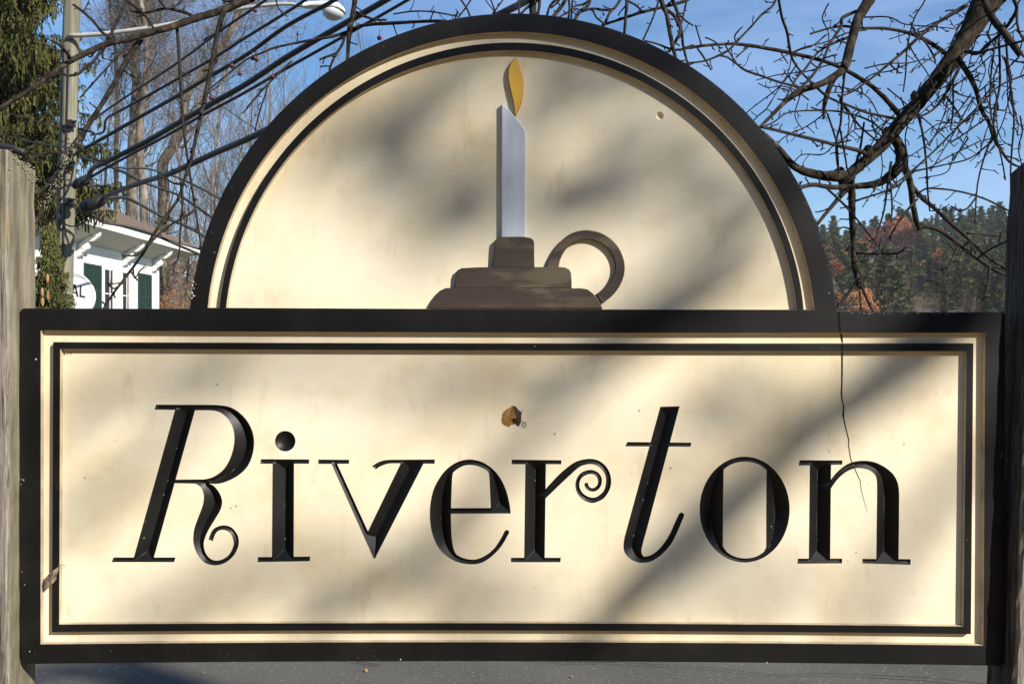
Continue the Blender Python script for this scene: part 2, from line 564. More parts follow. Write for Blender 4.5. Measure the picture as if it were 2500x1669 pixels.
outer = clean(outer); W_arch = clean(W_arch); W_rect = clean(W_rect)
o2 = sxz(outer); wa2 = sxz(W_arch); wr2 = sxz(W_rect)
BV = 2.2 * PX
oi2 = offset(o2, BV)
# frame: black, front face with softened outer edge, sides, back
mb = MB()
V_, F_ = fill2([oi2, wa2, wr2], lambda c: inpoly(c, oi2) & ~inpoly(c, wa2) & ~inpoly(c, wr2), 0.0)
mb.add(V_, F_)
wall(mb, oi2, 0.0, o2, BV, True)
wall(mb, o2, BV, o2, TH, True)
V_, F_ = fill2([o2], lambda c: inpoly(c, o2), TH)
mb.add(V_, [f[::-1] for f in F_])
mb.build("frame", BLACK, SIGN)

# cream channels and panels, black ribs
def strokes():
    """carved letters as outline polygons in photo pixels: (letter, [polygons], [holes])"""
    def zA(p): return [(230 + x / 3.484, 950 + y / 3.484) for x, y in p]
    def zB(p): return [(750 + x / 4.271, 1080 + y / 4.271) for x, y in p]
    def zC(p): return [(1200 + x / 3.4836, 950 + y / 3.4836) for x, y in p]
    def zD(p): return [(1650 + x / 3.614, 1050 + y / 3.614) for x, y in p]
    def st(l, r): return [tuple(q) for q in cr(l, 5)] + [tuple(q) for q in cr(r, 5)[::-1]]
    def disc(x, y, r, n=28): return [(x + r * math.cos(2 * math.pi * k / n), y + r * math.sin(2 * math.pi * k / n)) for k in range(n)]
    Ls = []
    Ls.append(("R", [zA(q) for q in [
        [(697, 140), (868, 140), (503, 1445), (332, 1445)],
        [(527, 130), (905, 131), (900, 178), (513, 172)],
        [(165, 1428), (692, 1428), (680, 1467), (148, 1467)],
        st([(860, 131), (1050, 134), (1170, 157), (1270, 230), (1335, 330), (1360, 440), (1345, 560), (1300, 660), (1220, 735), (1120, 785), (1040, 803), (950, 797)],
           [(860, 178), (1020, 181), (1100, 215), (1160, 285), (1190, 375), (1187, 480), (1155, 590), (1100, 680), (1020, 740), (940, 764), (900, 767)]),
        [(690, 767), (960, 764), (960, 803), (680, 797)],
        st([(930, 785), (1010, 815), (1065, 880), (1088, 950), (1075, 1020), (1030, 1100), (975, 1190), (940, 1270), (932, 1330), (950, 1395), (990, 1440), (1040, 1455), (1100, 1440), (1150, 1400), (1180, 1340), (1185, 1290), (1160, 1225), (1110, 1195), (1060, 1200), (1030, 1230), (1008, 1290)],
           [(850, 795), (905, 830), (930, 890), (930, 950), (915, 1010), (880, 1100), (850, 1190), (842, 1280), (855, 1350), (890, 1420), (945, 1475), (1030, 1495), (1110, 1475), (1180, 1420), (1220, 1350), (1230, 1290), (1215, 1230), (1170, 1175), (1105, 1155), (1040, 1170), (1000, 1205), (972, 1275)])]], []))
    Ls.append(("i", [zA(q) for q in [disc(1625, 440, 87), [(1517, 610), (1700, 610), (1697, 1440), (1511, 1440)],
        [(1418, 593), (1828, 595), (1828, 632), (1412, 632)], [(1392, 1425), (1838, 1420), (1833, 1460), (1390, 1467)]]], []))
    Ls.append(("v", [zB(q) for q in [[(115, 175), (438, 178), (436, 220), (115, 222)],
        [(245, 205), (305, 205), (650, 960), (720, 1100), (708, 1207), (692, 1205)],
        [(990, 185), (1230, 185), (730, 1160), (708, 1207), (692, 1205), (625, 940)],
        st([(675, 245), (740, 205), (810, 183), (890, 178), (1100, 176), (1332, 175)], [(715, 278), (760, 248), (830, 222), (900, 215), (1100, 218), (1328, 220)])]], []))
    Ls.append(("e", [zB(q) for q in [
        st([(2122, 738), (2110, 640), (2075, 500), (2020, 380), (1940, 280), (1830, 205), (1700, 175), (1570, 200), (1450, 280), (1360, 400), (1305, 530), (1280, 690), (1285, 850), (1315, 980), (1380, 1110), (1480, 1200), (1590, 1250), (1720, 1267), (1830, 1245), (1940, 1170), (2030, 1070), (2105, 940)],
           [(1915, 738), (1912, 640), (1905, 480), (1896, 335), (1870, 290), (1790, 248), (1700, 232), (1620, 245), (1540, 295), (1515, 340), (1506, 500), (1500, 690), (1500, 850), (1510, 1020), (1540, 1140), (1590, 1185), (1670, 1212), (1760, 1215), (1860, 1175), (1950, 1100), (2015, 1005), (2057, 925)]),
        [(1490, 682), (1925, 680), (1925, 738), (1490, 740)], disc(2081, 934, 25, 14)]], []))
    Ls.append(("r", [zC(q) for q in [[(172, 597), (595, 602), (593, 636), (172, 636)], [(288, 615), (463, 615), (452, 1450), (277, 1450)],
        [(165, 1430), (590, 1430), (585, 1468), (165, 1468)],
        st([(430, 880), (520, 780), (600, 700), (690, 630), (760, 600), (840, 590), (910, 605), (970, 650), (1005, 710), (1018, 780), (1005, 850), (960, 920), (900, 955), (850, 965), (790, 945), (740, 900), (715, 835), (720, 770), (755, 715), (810, 688), (860, 686), (910, 710), (938, 760), (930, 820), (895, 860), (850, 868), (810, 850), (790, 815), (797, 793)],
           [(430, 955), (560, 830), (650, 745), (740, 665), (800, 640), (850, 635), (900, 650), (945, 690), (970, 740), (972, 800), (955, 860), (915, 900), (870, 920), (820, 910), (775, 880), (750, 835), (750, 785), (775, 745), (820, 722), (860, 720), (890, 740), (905, 775), (900, 810), (875, 835), (850, 838), (830, 825), (822, 808), (822, 795)])]], []))
    Ls.append(("t", [zC(q) for q in [
        [(1435, 148), (1600, 143), (1310, 1230), (1270, 1330), (1140, 1340), (1130, 1260)],
        st([(1132, 1250), (1122, 1330), (1135, 1390), (1180, 1440), (1240, 1468), (1300, 1472), (1370, 1455), (1450, 1400), (1530, 1310), (1590, 1190), (1637, 1078)],
           [(1303, 1250), (1285, 1320), (1275, 1370), (1285, 1410), (1310, 1420), (1370, 1400), (1440, 1340), (1510, 1240), (1560, 1130), (1592, 1062)]),
        disc(1615, 1070, 24, 14), [(1155, 447), (1700, 453), (1692, 487), (1137, 484)]]], []))
    eo = [(607 + 397 * math.cos(a), 698 + 466 * math.sin(a)) for a in np.linspace(0, 2 * math.pi, 72, endpoint=False)]
    ei = cr([(422, 345), (470, 310), (530, 285), (610, 275), (690, 285), (750, 312), (800, 350)], 4).tolist() + [(797, 700)] + \
        cr([(797, 1030), (770, 1075), (700, 1115), (610, 1128), (520, 1112), (450, 1070), (415, 1020)], 4).tolist() + [(416, 700)]
    Ls.append(("o", [zD(eo)], [zD(ei)]))
    Ls.append(("n", [zD(q) for q in [[(1090, 263), (1470, 265), (1468, 302), (1085, 310)], [(1182, 285), (1370, 285), (1362, 1150), (1173, 1150)],
        [(1078, 1130), (1468, 1130), (1466, 1172), (1072, 1175)],
        st([(1355, 450), (1420, 370), (1500, 305), (1580, 275), (1680, 268), (1780, 290), (1880, 350), (1940, 420), (1968, 520), (1970, 700), (1968, 900), (1965, 1150)],
           [(1350, 540), (1420, 440), (1490, 375), (1560, 340), (1620, 332), (1690, 345), (1740, 375), (1770, 425), (1775, 550), (1772, 800), (1770, 1000), (1768, 1150)]),
        [(1645, 1132), (2072, 1135), (2070, 1185), (1647, 1172)]]], []))
    return Ls

def carve(polys, holes, step, slope, maxd, dome=False):
    """union outline (list of boundary edges) and V-groove mesh of one letter; plane coords in metres"""
    vv, tri = cdt(polys + holes)
    c = cents(vv, tri)
    ins = np.zeros(len(c), bool)
    for p in polys: ins |= inpoly(c, p)
    for h in holes: ins &= ~inpoly(c, h)
    tri = ccw(vv, tri[ins])
    ec = {}
    for t in tri:
        for a, b in ((t[0], t[1]), (t[1], t[2]), (t[2], t[0])):
            ec[(int(a), int(b))] = 1
    bd = [e for e in ec if (e[1], e[0]) not in ec]
    nx_ = {}
    for a, b in bd: nx_.setdefault(a, []).append(b)
    loops = []
    left = set(bd)
    while left:
        a, b = next(iter(left))
        lp = [a]
        left.discard((a, b))
        while b != lp[0]:
            lp.append(b)
            cand = [q for q in nx_[b] if (b, q) in left]
            if not cand: break
            left.discard((b, cand[0]))
            b = cand[0]
        loops.append(vv[lp])
    seg = np.array([(vv[a], vv[b]) for a, b in bd])
    A, B = seg[:, 0], seg[:, 1]
    def dist(p):
        o = np.empty(len(p))
        for k in range(0, len(p), 400):
            q = p[k:k + 400][:, None, :]
            ab = (B - A)[None]
            t = np.clip(((q - A[None]) * ab).sum(2) / ((ab * ab).sum(2) + 1e-20), 0, 1)
            o[k:k + 400] = np.sqrt((((A[None] + ab * t[..., None]) - q) ** 2).sum(2)).min(1)
        return o
    lo = vv[tri].reshape(-1, 2).min(0); hi = vv[tri].reshape(-1, 2).max(0)
    gx, gz = np.meshgrid(np.arange(lo[0], hi[0], step), np.arange(lo[1], hi[1], step))
    gx[::2] += step / 2
    g = np.stack([gx.ravel(), gz.ravel()], 1)
    m = np.zeros(len(g), bool)
    for p in polys: m |= inpoly(g, p)
    for h in holes: m &= ~inpoly(g, h)
    g = g[m]
    dg = dist(g)
    k = dg > step * 0.45
    g = g[k]
    v2, t2 = cdt(loops, g)
    c = cents(v2, t2)
    ins = np.zeros(len(c), bool)
    for p in polys: ins |= inpoly(c, p)
    for h in holes: ins &= ~inpoly(c, h)
    t2 = ccw(v2, t2[ins])
    dd = np.minimum(dist(v2) * slope, maxd)
    dd[dd < 1e-6] = 0
    return loops, v2, t2, dd

SX = lambda p: sxz(p, DP)
LT = strokes()
all_loops = []
letters = []
for ch, polys, holes in LT:
    pl = [SX(clean(p)) for p in polys]; hl = [SX(clean(p)) for p in holes]
    lp, v2, t2, dd = carve(pl, hl, 2.5 * PX, 0.82, 24 * PX)
    if ch == 'i':      # the dot is a round bowl
        dc = sxz([(230 + 1625 / 3.484, 950 + 440 / 3.484)], DP)[0]; dr_ = 87 / 3.484 * PX
        rho = np.linalg.norm(v2 - dc, axis=1)
        mk = rho < dr_ * 1.02
        dd[mk] = 0.9 * (np.sqrt(np.maximum(0, 1.5 * dr_ ** 2 - rho[mk] ** 2)) - math.sqrt(.5) * dr_).clip(0)
    all_loops += [l for l in lp if len(l) > 2]
    letters.append((ch, v2, t2, dd, pl, hl))
ro2, ri2 = sxz(clean(RIBo_rect)), sxz(clean(RIBi_rect))
dr = 1.2 * PX    # slight draft of the routed walls
wr_f = offset(wr2, dr); ri_f = offset(ri2, dr); ro_f = offset(ro2, -dr)

mb = MB()
# outer channel: wall down from the frame, floor, wall up to the rib
wall(mb, wr2, 0.0, wr_f, DP)
nw0 = len(mb.f)
V_, F_ = fill2([wr_f, ro_f], lambda c: inpoly(c, wr_f) & ~inpoly(c, ro_f), DP); mb.add(V_, F_)
nw1 = len(mb.f)
wall(mb, ro_f, DP, ro2, 0.0008)
wall(mb, ri2, 0.0008, ri_f, DP)
nw2 = len(mb.f)
def in_letters(c):
    m = np.zeros(len(c), bool)
    for ch, v2, t2, dd, pl, hl in letters:
        k = np.zeros(len(c), bool)
        for p in pl: k |= inpoly(c, p)
        for h in hl: k &= ~inpoly(c, h)
        m |= k
    return m
V_, F_ = fill2([ri_f] + all_loops, lambda c: inpoly(c, ri_f) & ~in_letters(c), DP); mb.add(V_, F_)
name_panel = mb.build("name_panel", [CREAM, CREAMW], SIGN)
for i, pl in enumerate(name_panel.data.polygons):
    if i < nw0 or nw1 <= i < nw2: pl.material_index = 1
mb = MB()
V_, F_ = fill2([ro2, ri2], lambda c: inpoly(c, ro2) & ~inpoly(c, ri2), 0.0008); mb.add(V_, F_)
rb = mb.build("border_rib", BLACK, SIGN)
for ch, v2, t2, dd, pl, hl in letters:
    V_ = [(p[0], DP + d, p[1]) for p, d in zip(v2, dd)]
    o = obj("letter", V_, t2, BLACK, SIGN)
    o['label'] = "black carved letter %s" % ch

# paint worn off along the sharp ridges of the carving
rnd = random.Random(61)
mb = MB()
for ch, v2, t2, dd, pl, hl in letters:
    m_ = np.where((dd > 12 * PX))[0]
    for i in rnd.sample(list(m_), min(len(m_), 0 if ch == 'i' and False else 42)):
        p_ = v2[i]; dl = dd[i]
        near = np.linalg.norm(v2 - p_, axis=1) < 4 * PX
        if dl < dd[near].max() - 1e-5: continue
        r_ = rnd.uniform(.5, 1.25) * PX
        n_ = 6
        mb.add([(p_[0] + r_ * rnd.uniform(.5, 1.2) * math.cos(6.283 * k / n_), DP + dl - .0007, p_[1] + 1.7 * r_ * rnd.uniform(.5, 1.3) * math.sin(6.283 * k / n_)) for k in range(n_)], [tuple(range(n_))])
mb.build("worn_paint", CHIP, SIGN)['kind'] = 'stuff'

# arch panel
ao2, ai2 = sxz(ribA_o), sxz(ribA_i)
bot = lambda xs: sxz([(x, 751.2 + (x - 515) / 1465 * 4.8) for x in xs])
mb = MB()
wa_f = offset(wa2, dr)
wall(mb, wa2, 0.0, wa_f, DP)
na0 = len(mb.f)
rib_ring = np.vstack([ao2, ai2[::-1]])
rib_f = np.vstack([ao2, ai2[::-1]])
dent = sxz([(1610.7 + 10 * math.cos(a), 282.8 + 10 * math.sin(a)) for a in np.linspace(0, 2 * math.pi, 20, endpoint=False)], DP)
V_, F_ = fill2([wa_f, dent], lambda c: inpoly(c, wa_f) & ~inpoly(c, dent) & ~inpoly(c, rib_ring), DP) if False else fill2([wa_f, dent], lambda c: inpoly(c, wa_f) & ~inpoly(c, dent), DP)
mb.add(V_, F_)
na1 = len(mb.f)
# rib side walls (open arcs)
for arcp, sgn in ((ao2, 1), (ai2, -1)):
    n = len(arcp)
    nrm = arcp - np.array([[ (1248.6 - 1250) * PX, H + (CY - 822) * PX]])
    nrm /= np.linalg.norm(nrm, axis=1)[:, None]
    low = arcp + nrm * dr * sgn
    V_ = yv(arcp, 0.0008) + yv(low, DP)
    mb.add(V_, [((i, i + 1, n + i + 1, n + i) if sgn > 0 else (i + 1, i, n + i, n + i + 1)) for i in range(n - 1)])
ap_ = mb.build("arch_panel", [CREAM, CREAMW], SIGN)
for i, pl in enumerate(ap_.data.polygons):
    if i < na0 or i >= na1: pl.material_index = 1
mb = MB()
n = len(ao2)
mb.add(yv(ao2, 0.0008) + yv(ai2, 0.0008), [(i, n + i, n + i + 1, i + 1) for i in range(n - 1)])
mb.build("border_rib", BLACK, SIGN)
# shallow filled hole
mb = MB()
n = len(dent); cen = dent.mean(0)
rings = [(1.0, 0.0), (0.8, 0.0035), (0.5, 0.0055), (0.2, 0.0062)]
for k, dz in rings:
    mb.v += yv(cen + (dent - cen) * k, DP + dz)
for j in range(len(rings) - 1):
    for i in range(n):
        a = j * n + i; b = j * n + (i + 1) % n
        mb.f.append((a, b, b + n, a + n))
mb.f.append(tuple((len(rings) - 1) * n + i for i in range(n)))
mb.build("screw_hole", CREAM, SIGN, smooth=True)

# the candle relief
zF = lambda p: [(1000 + x / 3.915, 100 + y / 3.915) for x, y in p]
zG = lambda p: [(1000 + x / 3.915, 450 + y / 3.915) for x, y in p]
def relief(name, pts, m, top, smooth_n=0, bev=1.6, parent=SIGN, side=None):
    p = np.array(pts)
    if smooth_n: p = cr(p, smooth_n, True)
    p = sxz(clean(p), 0.0015)
    inn = offset(p, bev * PX)
    mb = MB()
    V_, F_ = fill2([inn], lambda c: inpoly(c, inn), top); mb.add(V_, F_)
    nf = len(mb.f)
    ar = 0.5 * np.sum(p[:, 0] * np.roll(p[:, 1], -1) - np.roll(p[:, 0], -1) * p[:, 1])
    wall(mb, inn, top, p, top + bev * 0.7 * PX, ar > 0)
    wall(mb, p, top + bev * 0.7 * PX, p, DP + 0.001, ar > 0)
    o = mb.build(name, [m, side] if side else m, parent)
    if side:
        for i, pl in enumerate(o.data.polygons):
            if i >= nf: pl.material_index = 1
    return o
relief("flame", zF([(1012, 158), (975, 205), (950, 255), (942, 310), (945, 370), (962, 460), (984, 550), (1000, 640), (1001, 695), (1014, 716), (1025, 690), (1042, 655), (1072, 580), (1088, 480), (1088, 390), (1073, 320), (1048, 240), (1036, 185)]), FLAME, 0.0012, 3, 1.5, side=FLAMEE)
relief("candle", zF([(880, 600), (935, 648), (990, 705), (1050, 780), (1106, 860), (1112, 960), (1110, 1200), (1106, 1400), (1106, 1876), (990, 1876), (879, 1876), (878, 1400), (880, 1000)]), WAXW, 0.0008)
relief("candle_socket", zG([(798, 796), (803, 680), (808, 570), (816, 535), (838, 515), (880, 507), (1000, 504), (1105, 504), (1160, 513), (1184, 533), (1192, 570), (1191, 680), (1194, 796)]), HOLD, 0.0004)
relief("candlestick_step", zG([(434, 992), (436, 930), (440, 870), (455, 822), (500, 800), (640, 793), (800, 790), (1000, 789), (1190, 790), (1430, 788), (1490, 794), (1528, 815), (1545, 850), (1549, 930), (1550, 992)]), HOLD, 0.0008)
relief("candlestick_base", zG([(178, 1186), (205, 1130), (240, 1075), (285, 1018), (345, 990), (440, 988), (900, 990), (1540, 992), (1640, 992), (1700, 1002), (1745, 1035), (1795, 1085), (1825, 1140), (1845, 1186)]), HOLD, 0.0012)
ho = cr([(1305, 800), (1345, 700), (1400, 600), (1480, 510), (1580, 455), (1690, 438), (1800, 455), (1900, 503), (1990, 590), (2042, 700), (2057, 800), (2040, 900), (1990, 1000), (1920, 1080), (1838, 1138)], 5)
hi_ = cr([(1424, 800), (1440, 720), (1480, 640), (1550, 570), (1640, 530), (1730, 527), (1820, 558), (1900, 620), (1950, 700), (1967, 790), (1950, 870), (1910, 940), (1850, 1000), (1785, 1048)], 5)
relief("candlestick_handle", zG([tuple(q) for q in ho] + [tuple(q) for q in hi_[::-1]]), HOLD, 0.0016)

# crack through the right of the board: a thin dark gap standing a hair proud of the paint
def sliver(name, pts, wd, y, m, parent=SIGN):
    p = np.array(pts, float)
    t = np.gradient(p, axis=0); t /= np.linalg.norm(t, axis=1)[:, None]
    nn = np.stack([-t[:, 1], t[:, 0]], 1)
    wv = np.array(wd)[:, None] / 2
    dd = max(y, 0)
    a = sxz(p + nn * wv, dd); b = sxz(p - nn * wv, dd)
    n = len(p)
    mb = MB()
    mb.add(yv(a, y) + yv(b, y), [(i, i + 1, n + i + 1, n + i) for i in range(n - 1)])
    mb.add(yv(a, y), [])
    return mb.build(name, m, parent)
sliver("crack", [(2047.5, 760.5), (2049, 790), (2052, 811.5)], [5, 4, 3.5], -0.0004, CRACKM)
sliver("crack", [(2053, 813), (2055, 825), (2057, 836)], [3, 4.5, 3], DP - 0.0005, CRACKM)
sliver("crack", [(2056.5, 838), (2057, 846), (2056, 856)], [2.6, 3.4, 3.4], 0.0003, CRACKM)
sliver("crack", [(2056, 858), (2056, 900), (2055.6, 940), (2054.4, 958), (2056, 976), (2059, 988), (2060, 1000), (2058.5, 1012), (2060, 1020), (2064, 1040), (2069, 1060), (2073, 1075), (2071.5, 1084), (2074, 1100), (2077, 1118), (2080, 1129)],
       [3.6, 3.4, 3.0, 3.2, 2.6, 2.8, 3.0, 4.4, 2.6, 2.2, 2.0, 2.2, 1.8, 1.7, 1.6, 1.6], DP - 0.0005, CRACKM)
sliver("crack", [(2086, 1140), (2092, 1155), (2100, 1172), (2103, 1195), (2110, 1222), (2118, 1250)], [1.5, 1.3, 1.2, 1.0, 0.8, 0.5], DP - 0.0005, CRACKM)

# specks of dirt on the cream, and chips in the black
def flecks(name, spots, m, y, seed, fs=1.0):
    rnd = random.Random(seed)
    mb = MB()
    for x, yy, r in spots:
        n = 7
        pts = [(x + r * fs * rnd.uniform(0.6, 1.2) * math.cos(2 * math.pi * k / n), yy + r * fs * rnd.uniform(0.6, 1.2) * math.sin(2 * math.pi * k / n)) for k in range(n)]
        q = sxz(pts, max(y, 0))
        c = q.mean(0)
        V_ = yv(q, y + 0.0006) + [(c[0], y - 0.0006, c[1])]
        mb.add(V_, [((k + 1) % n, k, n) for k in range(n)])
    o = mb.build(name, m, SIGN)
    o['kind'] = 'stuff'
    return o
rnd = random.Random(3)
sp = [(888, 402, 2.6), (1053, 437, 1.8), (1003, 445, 1.6), (1092, 444, 1.6), (874, 466, 2), (1142, 211, 1.8), (1441, 244, 2), (1382, 320, 1.7), (1367, 420, 2.4), (1502, 448, 2.4), (1588, 322, 1.8), (1566, 542, 2.4), (1613, 548, 2.0), (1588, 598, 1.8), (1321, 606, 1.8), (1001, 613, 2.4), (1110, 545, 1.4), (1976, 1063, 2.4), (2022, 1097, 2.8), (2024, 1103, 3.2), (1983, 880 + 180, 1.2), (1976, 1063, 2), (2120, 1180, 2.6), (2102, 1213, 2.4), (2074, 1205, 1.4), (2090, 1348, 3.6), (2075, 1336, 1.6), (2181, 1107, 1.6), (2070, 1368, 2.6), (2028, 1013, 1.2), (280, 1075, 2), (283, 1076, 1.6), (374, 1045, 2), (866, 1324, 1.8), (840, 1340, 1.2), (1055, 1095, 1.8), (2115, 1264, 1.4), (1583, 991, 1.6), (2128, 998, 1.2)]
for _ in range(110):
    x, y = rnd.uniform(160, 2345), rnd.choice([rnd.uniform(860, 930), rnd.uniform(1400, 1515), rnd.uniform(870, 1510)])
    sp.append((x, y, rnd.uniform(0.4, 1.0)))
for _ in range(45):
    a = rnd.uniform(0.15, math.pi - 0.15); r = rnd.uniform(100, 660)
    x, y = 1248 + r * math.cos(a), 815 - r * math.sin(a)
    if y < 740 and not (1170 < x < 1470 and y > 100): sp.append((x, y, rnd.uniform(0.4, 1.0)))
flecks("dirt_specks", sp, DIRT, DP - 0.0002, 5, 0.85)
sp = []
for _ in range(60):     # grime in the arch channel and along the bottom lip
    a = rnd.uniform(0.3, 2.4); r = rnd.uniform(735, 742)
    sp.append((1247.5 + r * math.cos(a), 822 - r * math.sin(a), rnd.uniform(0.8, 2.6)))
for _ in range(110):
    sp.append((rnd.uniform(105, 2380), rnd.choice([1562, 1564, 1560, 833, 830]) + rnd.uniform(-1.5, 1.5), rnd.uniform(0.5, 1.6)))
for _ in range(45):
    sp.append((147 + abs(rnd.gauss(4, 16)), 859 + abs(rnd.gauss(0, 6)), rnd.uniform(0.6, 2.8)))
flecks("grime", sp, DIRT, DP - 0.0002, 6)
sp = [(472, 688, 2.5), (470, 697, 3), (474, 704, 2), (469, 715, 3.6), (472, 722, 4), (468, 728, 3), (478, 694, 1.6), (476, 722, 2), (57, 1171, 2.6), (51, 1182, 1.6), (52, 1170, 1.5), (2024, 715, 2.2), (2446, 1108, 2), (2445, 1114, 1.6), (978, 1609, 3), (1872, 1617, 2), (72, 1589, 2.2), (60, 1427, 1.8), (53, 1395, 1.8), (1247, 76 - 2, 1.3), (88, 877, 3.0), (1306, 845, 1.6)]
for _ in range(80):
    a = rnd.uniform(0.05, 1.35); r = 790 - abs(rnd.gauss(0, 2.5))
    sp.append((1252.5 + r * math.cos(a), 825.5 - r * math.sin(a), rnd.uniform(0.4, 1.4)))
for _ in range(60):
    a = rnd.uniform(0.12, 3.0); r = rnd.uniform(750, 788)
    sp.append((1252.5 + r * math.cos(a), 825.5 - r * math.sin(a), rnd.uniform(0.3, 0.9)))
for _ in range(50):
    sp.append((rnd.choice([rnd.uniform(2060, 2320), rnd.uniform(2100, 2180), rnd.uniform(2060, 2320)]), 765.5 + rnd.uniform(-2, 1.2), rnd.uniform(0.5, 1.6)))
for _ in range(60):
    sp.append((rnd.uniform(60, 2440), rnd.choice([rnd.uniform(765, 805), rnd.uniform(1578, 1612)]), rnd.uniform(0.3, 0.9)))
flecks("paint_chips", sp, CHIP, -0.0003, 8)

# posts ------------------------------------------------------------
def post(name, label, x0, x1, y0, y1, ztop, lean, seed, front, side, slant):
    """square weathered post; lean = dx/dz about the sign's middle"""
    rnd = random.Random(seed)
    root = empty(name, (0.5 * (x0 + x1) - lean * 1.2, 0.5 * (y0 + y1), 0), label, "post", "wooden posts holding the sign")
    nz, c = 60, 0.006
    prof = [(x0, y0 + c), (x0 + c, y0), (x0 + 0.5 * (x1 - x0), y0), (x1 - c, y0), (x1, y0 + c), (x1, 0.5 * (y0 + y1)), (x1, y1 - c), (x1 - c, y1), (x0 + c, y1), (x0, y1 - c)]
    n = len(prof)
    mb = MB()
    for j in range(nz + 1):
        f = j / nz
        for (x, y) in prof:
            zt = ztop + slant * (y - y0) + rnd.uniform(-0.004, 0.003) * (j == nz)
            z = -0.2 + (zt + 0.2) * f
            w_ = 0.0016
            mb.v.append((x + lean * (z - 1.2) + rnd.uniform(-w_, w_), y + rnd.uniform(-w_, w_), z))
    for j in range(nz):
        for k in range(n):
            a = j * n + k; b = j * n + (k + 1) % n
            mb.f.append((a, b, b + n, a + n))
    mb.f.append(tuple(nz * n + k for k in range(n)))
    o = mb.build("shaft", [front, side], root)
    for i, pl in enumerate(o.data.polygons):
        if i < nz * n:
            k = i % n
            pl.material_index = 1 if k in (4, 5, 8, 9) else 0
    return root
XL = (47.5 - 1250) * PX - 0.002
pl_ = post("sign_post", "weathered grey post with lichen on its sunlit top, under the black cable", XL - 0.13, XL, -0.036, 0.066, 1.868, 0.0, 4, POSTF, POSTS, -0.22)
pr_ = post("sign_post", "leaning post whose shaded side faces the sign, by the wooded hill", 0.9765, 1.105, -0.037, 0.065, 1.866, 0.045, 9, POSTF, POSTD, -0.3)
mb = MB()
rnd = random.Random(21)
for k in range(120):
    t = rnd.random() ** 0.8
    yy = -0.034 + 0.1 * t
    x = XL - 0.001 - abs(rnd.gauss(0, 0.02)) * (1 if rnd.random() < 0.8 else 0)
    z = 1.868 - 0.22 * (yy + 0.036) + rnd.uniform(-0.006, 0.004)
    if rnd.random() < 0.35:
        x = XL + 0.001; z -= abs(rnd.gauss(0, 0.015))
    mb.ball((x, yy, z), rnd.uniform(0.0010, 0.0026), 5, 3, (1.3, 1.3, 0.5))
lo = mb.build("lichen", LICHEN, pl_); lo['kind'] = 'stuff'

# leaves stuck to the sign -----------------------------------------
zL = lambda p: [(1200 + x / 13.06, 960 + y / 13.06) for x, y in p]
lf = empty("curled_leaf", (0.004, -0.002, 1.36), "curled brown leaf stuck on the cream board above the letter e", "leaf")
def leaf_mesh(name, zp, lifts, m, parent):
    q = sxz(zL(zp), DP)
    c = q.mean(0)
    mb = MB()
    mb.add([(p[0], DP - l, p[1]) for p, l in zip(q, lifts)] + [(c[0], DP - sum(lifts) / len(lifts) - 0.0015, c[1])], [(i, (i + 1) % len(q), len(q)) for i in range(len(q))])
    o = mb.build(name, m, parent)
    sm = o.modifiers.new("s", 'SOLIDIFY'); sm.thickness = 0.0006
    return o
leaf_mesh("leaf_blade", [(680, 382), (610, 425), (545, 470), (470, 510), (420, 560), (395, 610), (350, 660), (352, 720), (333, 800), (338, 880), (365, 950), (400, 990), (450, 1010), (520, 1040), (580, 1042), (620, 1000), (690, 968), (640, 880), (600, 850), (700, 790), (785, 775), (740, 620), (700, 500)],
          [0.004, 0.004, 0.004, 0.003, 0.002, 0.002, 0.001, 0.001, 0.001, 0.001, 0.001, 0.001, 0.001, 0.001, 0.002, 0.003, 0.004, 0.005, 0.005, 0.008, 0.010, 0.010, 0.008], LEAFD, lf)
leaf_mesh("leaf_underside", [(682, 384), (705, 505), (745, 625), (788, 775), (700, 792), (590, 850), (660, 900), (700, 968), (780, 960), (830, 1030), (880, 1040), (900, 990), (945, 900), (945, 720), (960, 600), (880, 540), (820, 470), (780, 420)],
          [0.004, 0.007, 0.009, 0.0095, 0.006, 0.003, 0.002, 0.002, 0.001, 0.001, 0.001, 0.001, 0.0015, 0.002, 0.002, 0.002, 0.003, 0.004], LEAFK, lf)
mb = MB()
rnd = random.Random(5)
cx, cy = 1035, 980
for k in range(26):
    a, b = rnd.uniform(0, 6.28), rnd.uniform(0, 6.28)
    ra, rb_ = rnd.uniform(20, 105), rnd.uniform(60, 115)
    q = sxz(zL([(cx + ra * math.cos(a), cy + ra * math.sin(a)), (cx + rb_ * math.cos(a + 0.6), cy + rb_ * math.sin(a + 0.6))]), DP)
    mb.tube([(q[0][0], DP - 0.001, q[0][1]), (q[1][0], DP - 0.0006, q[1][1])], 0.00025, 4)
q = sxz(zL([(960, 640), (985, 570), (1008, 510)]), DP)
mb.tube([(p[0], DP - 0.0008, p[1]) for p in q], 0.0005, 4)
mb.build("leaf_veins", NET, lf)
zK = lambda p: [(x / 4.916, 1350 + y / 4.916) for x, y in p]
lf2 = empty("hanging_leaf", (-0.9, -0.002, 1.03), "small grey withered leaf caught on the black border rib near the weathered post", "leaf")
q = sxz(zK([(708, 160), (665, 190), (622, 215), (580, 258), (566, 330), (556, 432), (600, 395), (642, 360), (672, 325), (690, 300), (700, 250), (712, 205)]), 0)
mb = MB()
c = q.mean(0)
mb.add([(p[0], -0.003 - 0.004 * (i % 3 == 1), p[1]) for i, p in enumerate(q)] + [(c[0], -0.008, c[1])], [(i, (i + 1) % len(q), len(q)) for i in range(len(q))])
o = mb.build("leaf_blade", LEAFG, lf2)
sm = o.modifiers.new("s", 'SOLIDIFY'); sm.thickness = 0.0006
q = sxz(zK([(706, 165), (725, 138), (748, 133), (770, 142), (786, 158)]), 0)
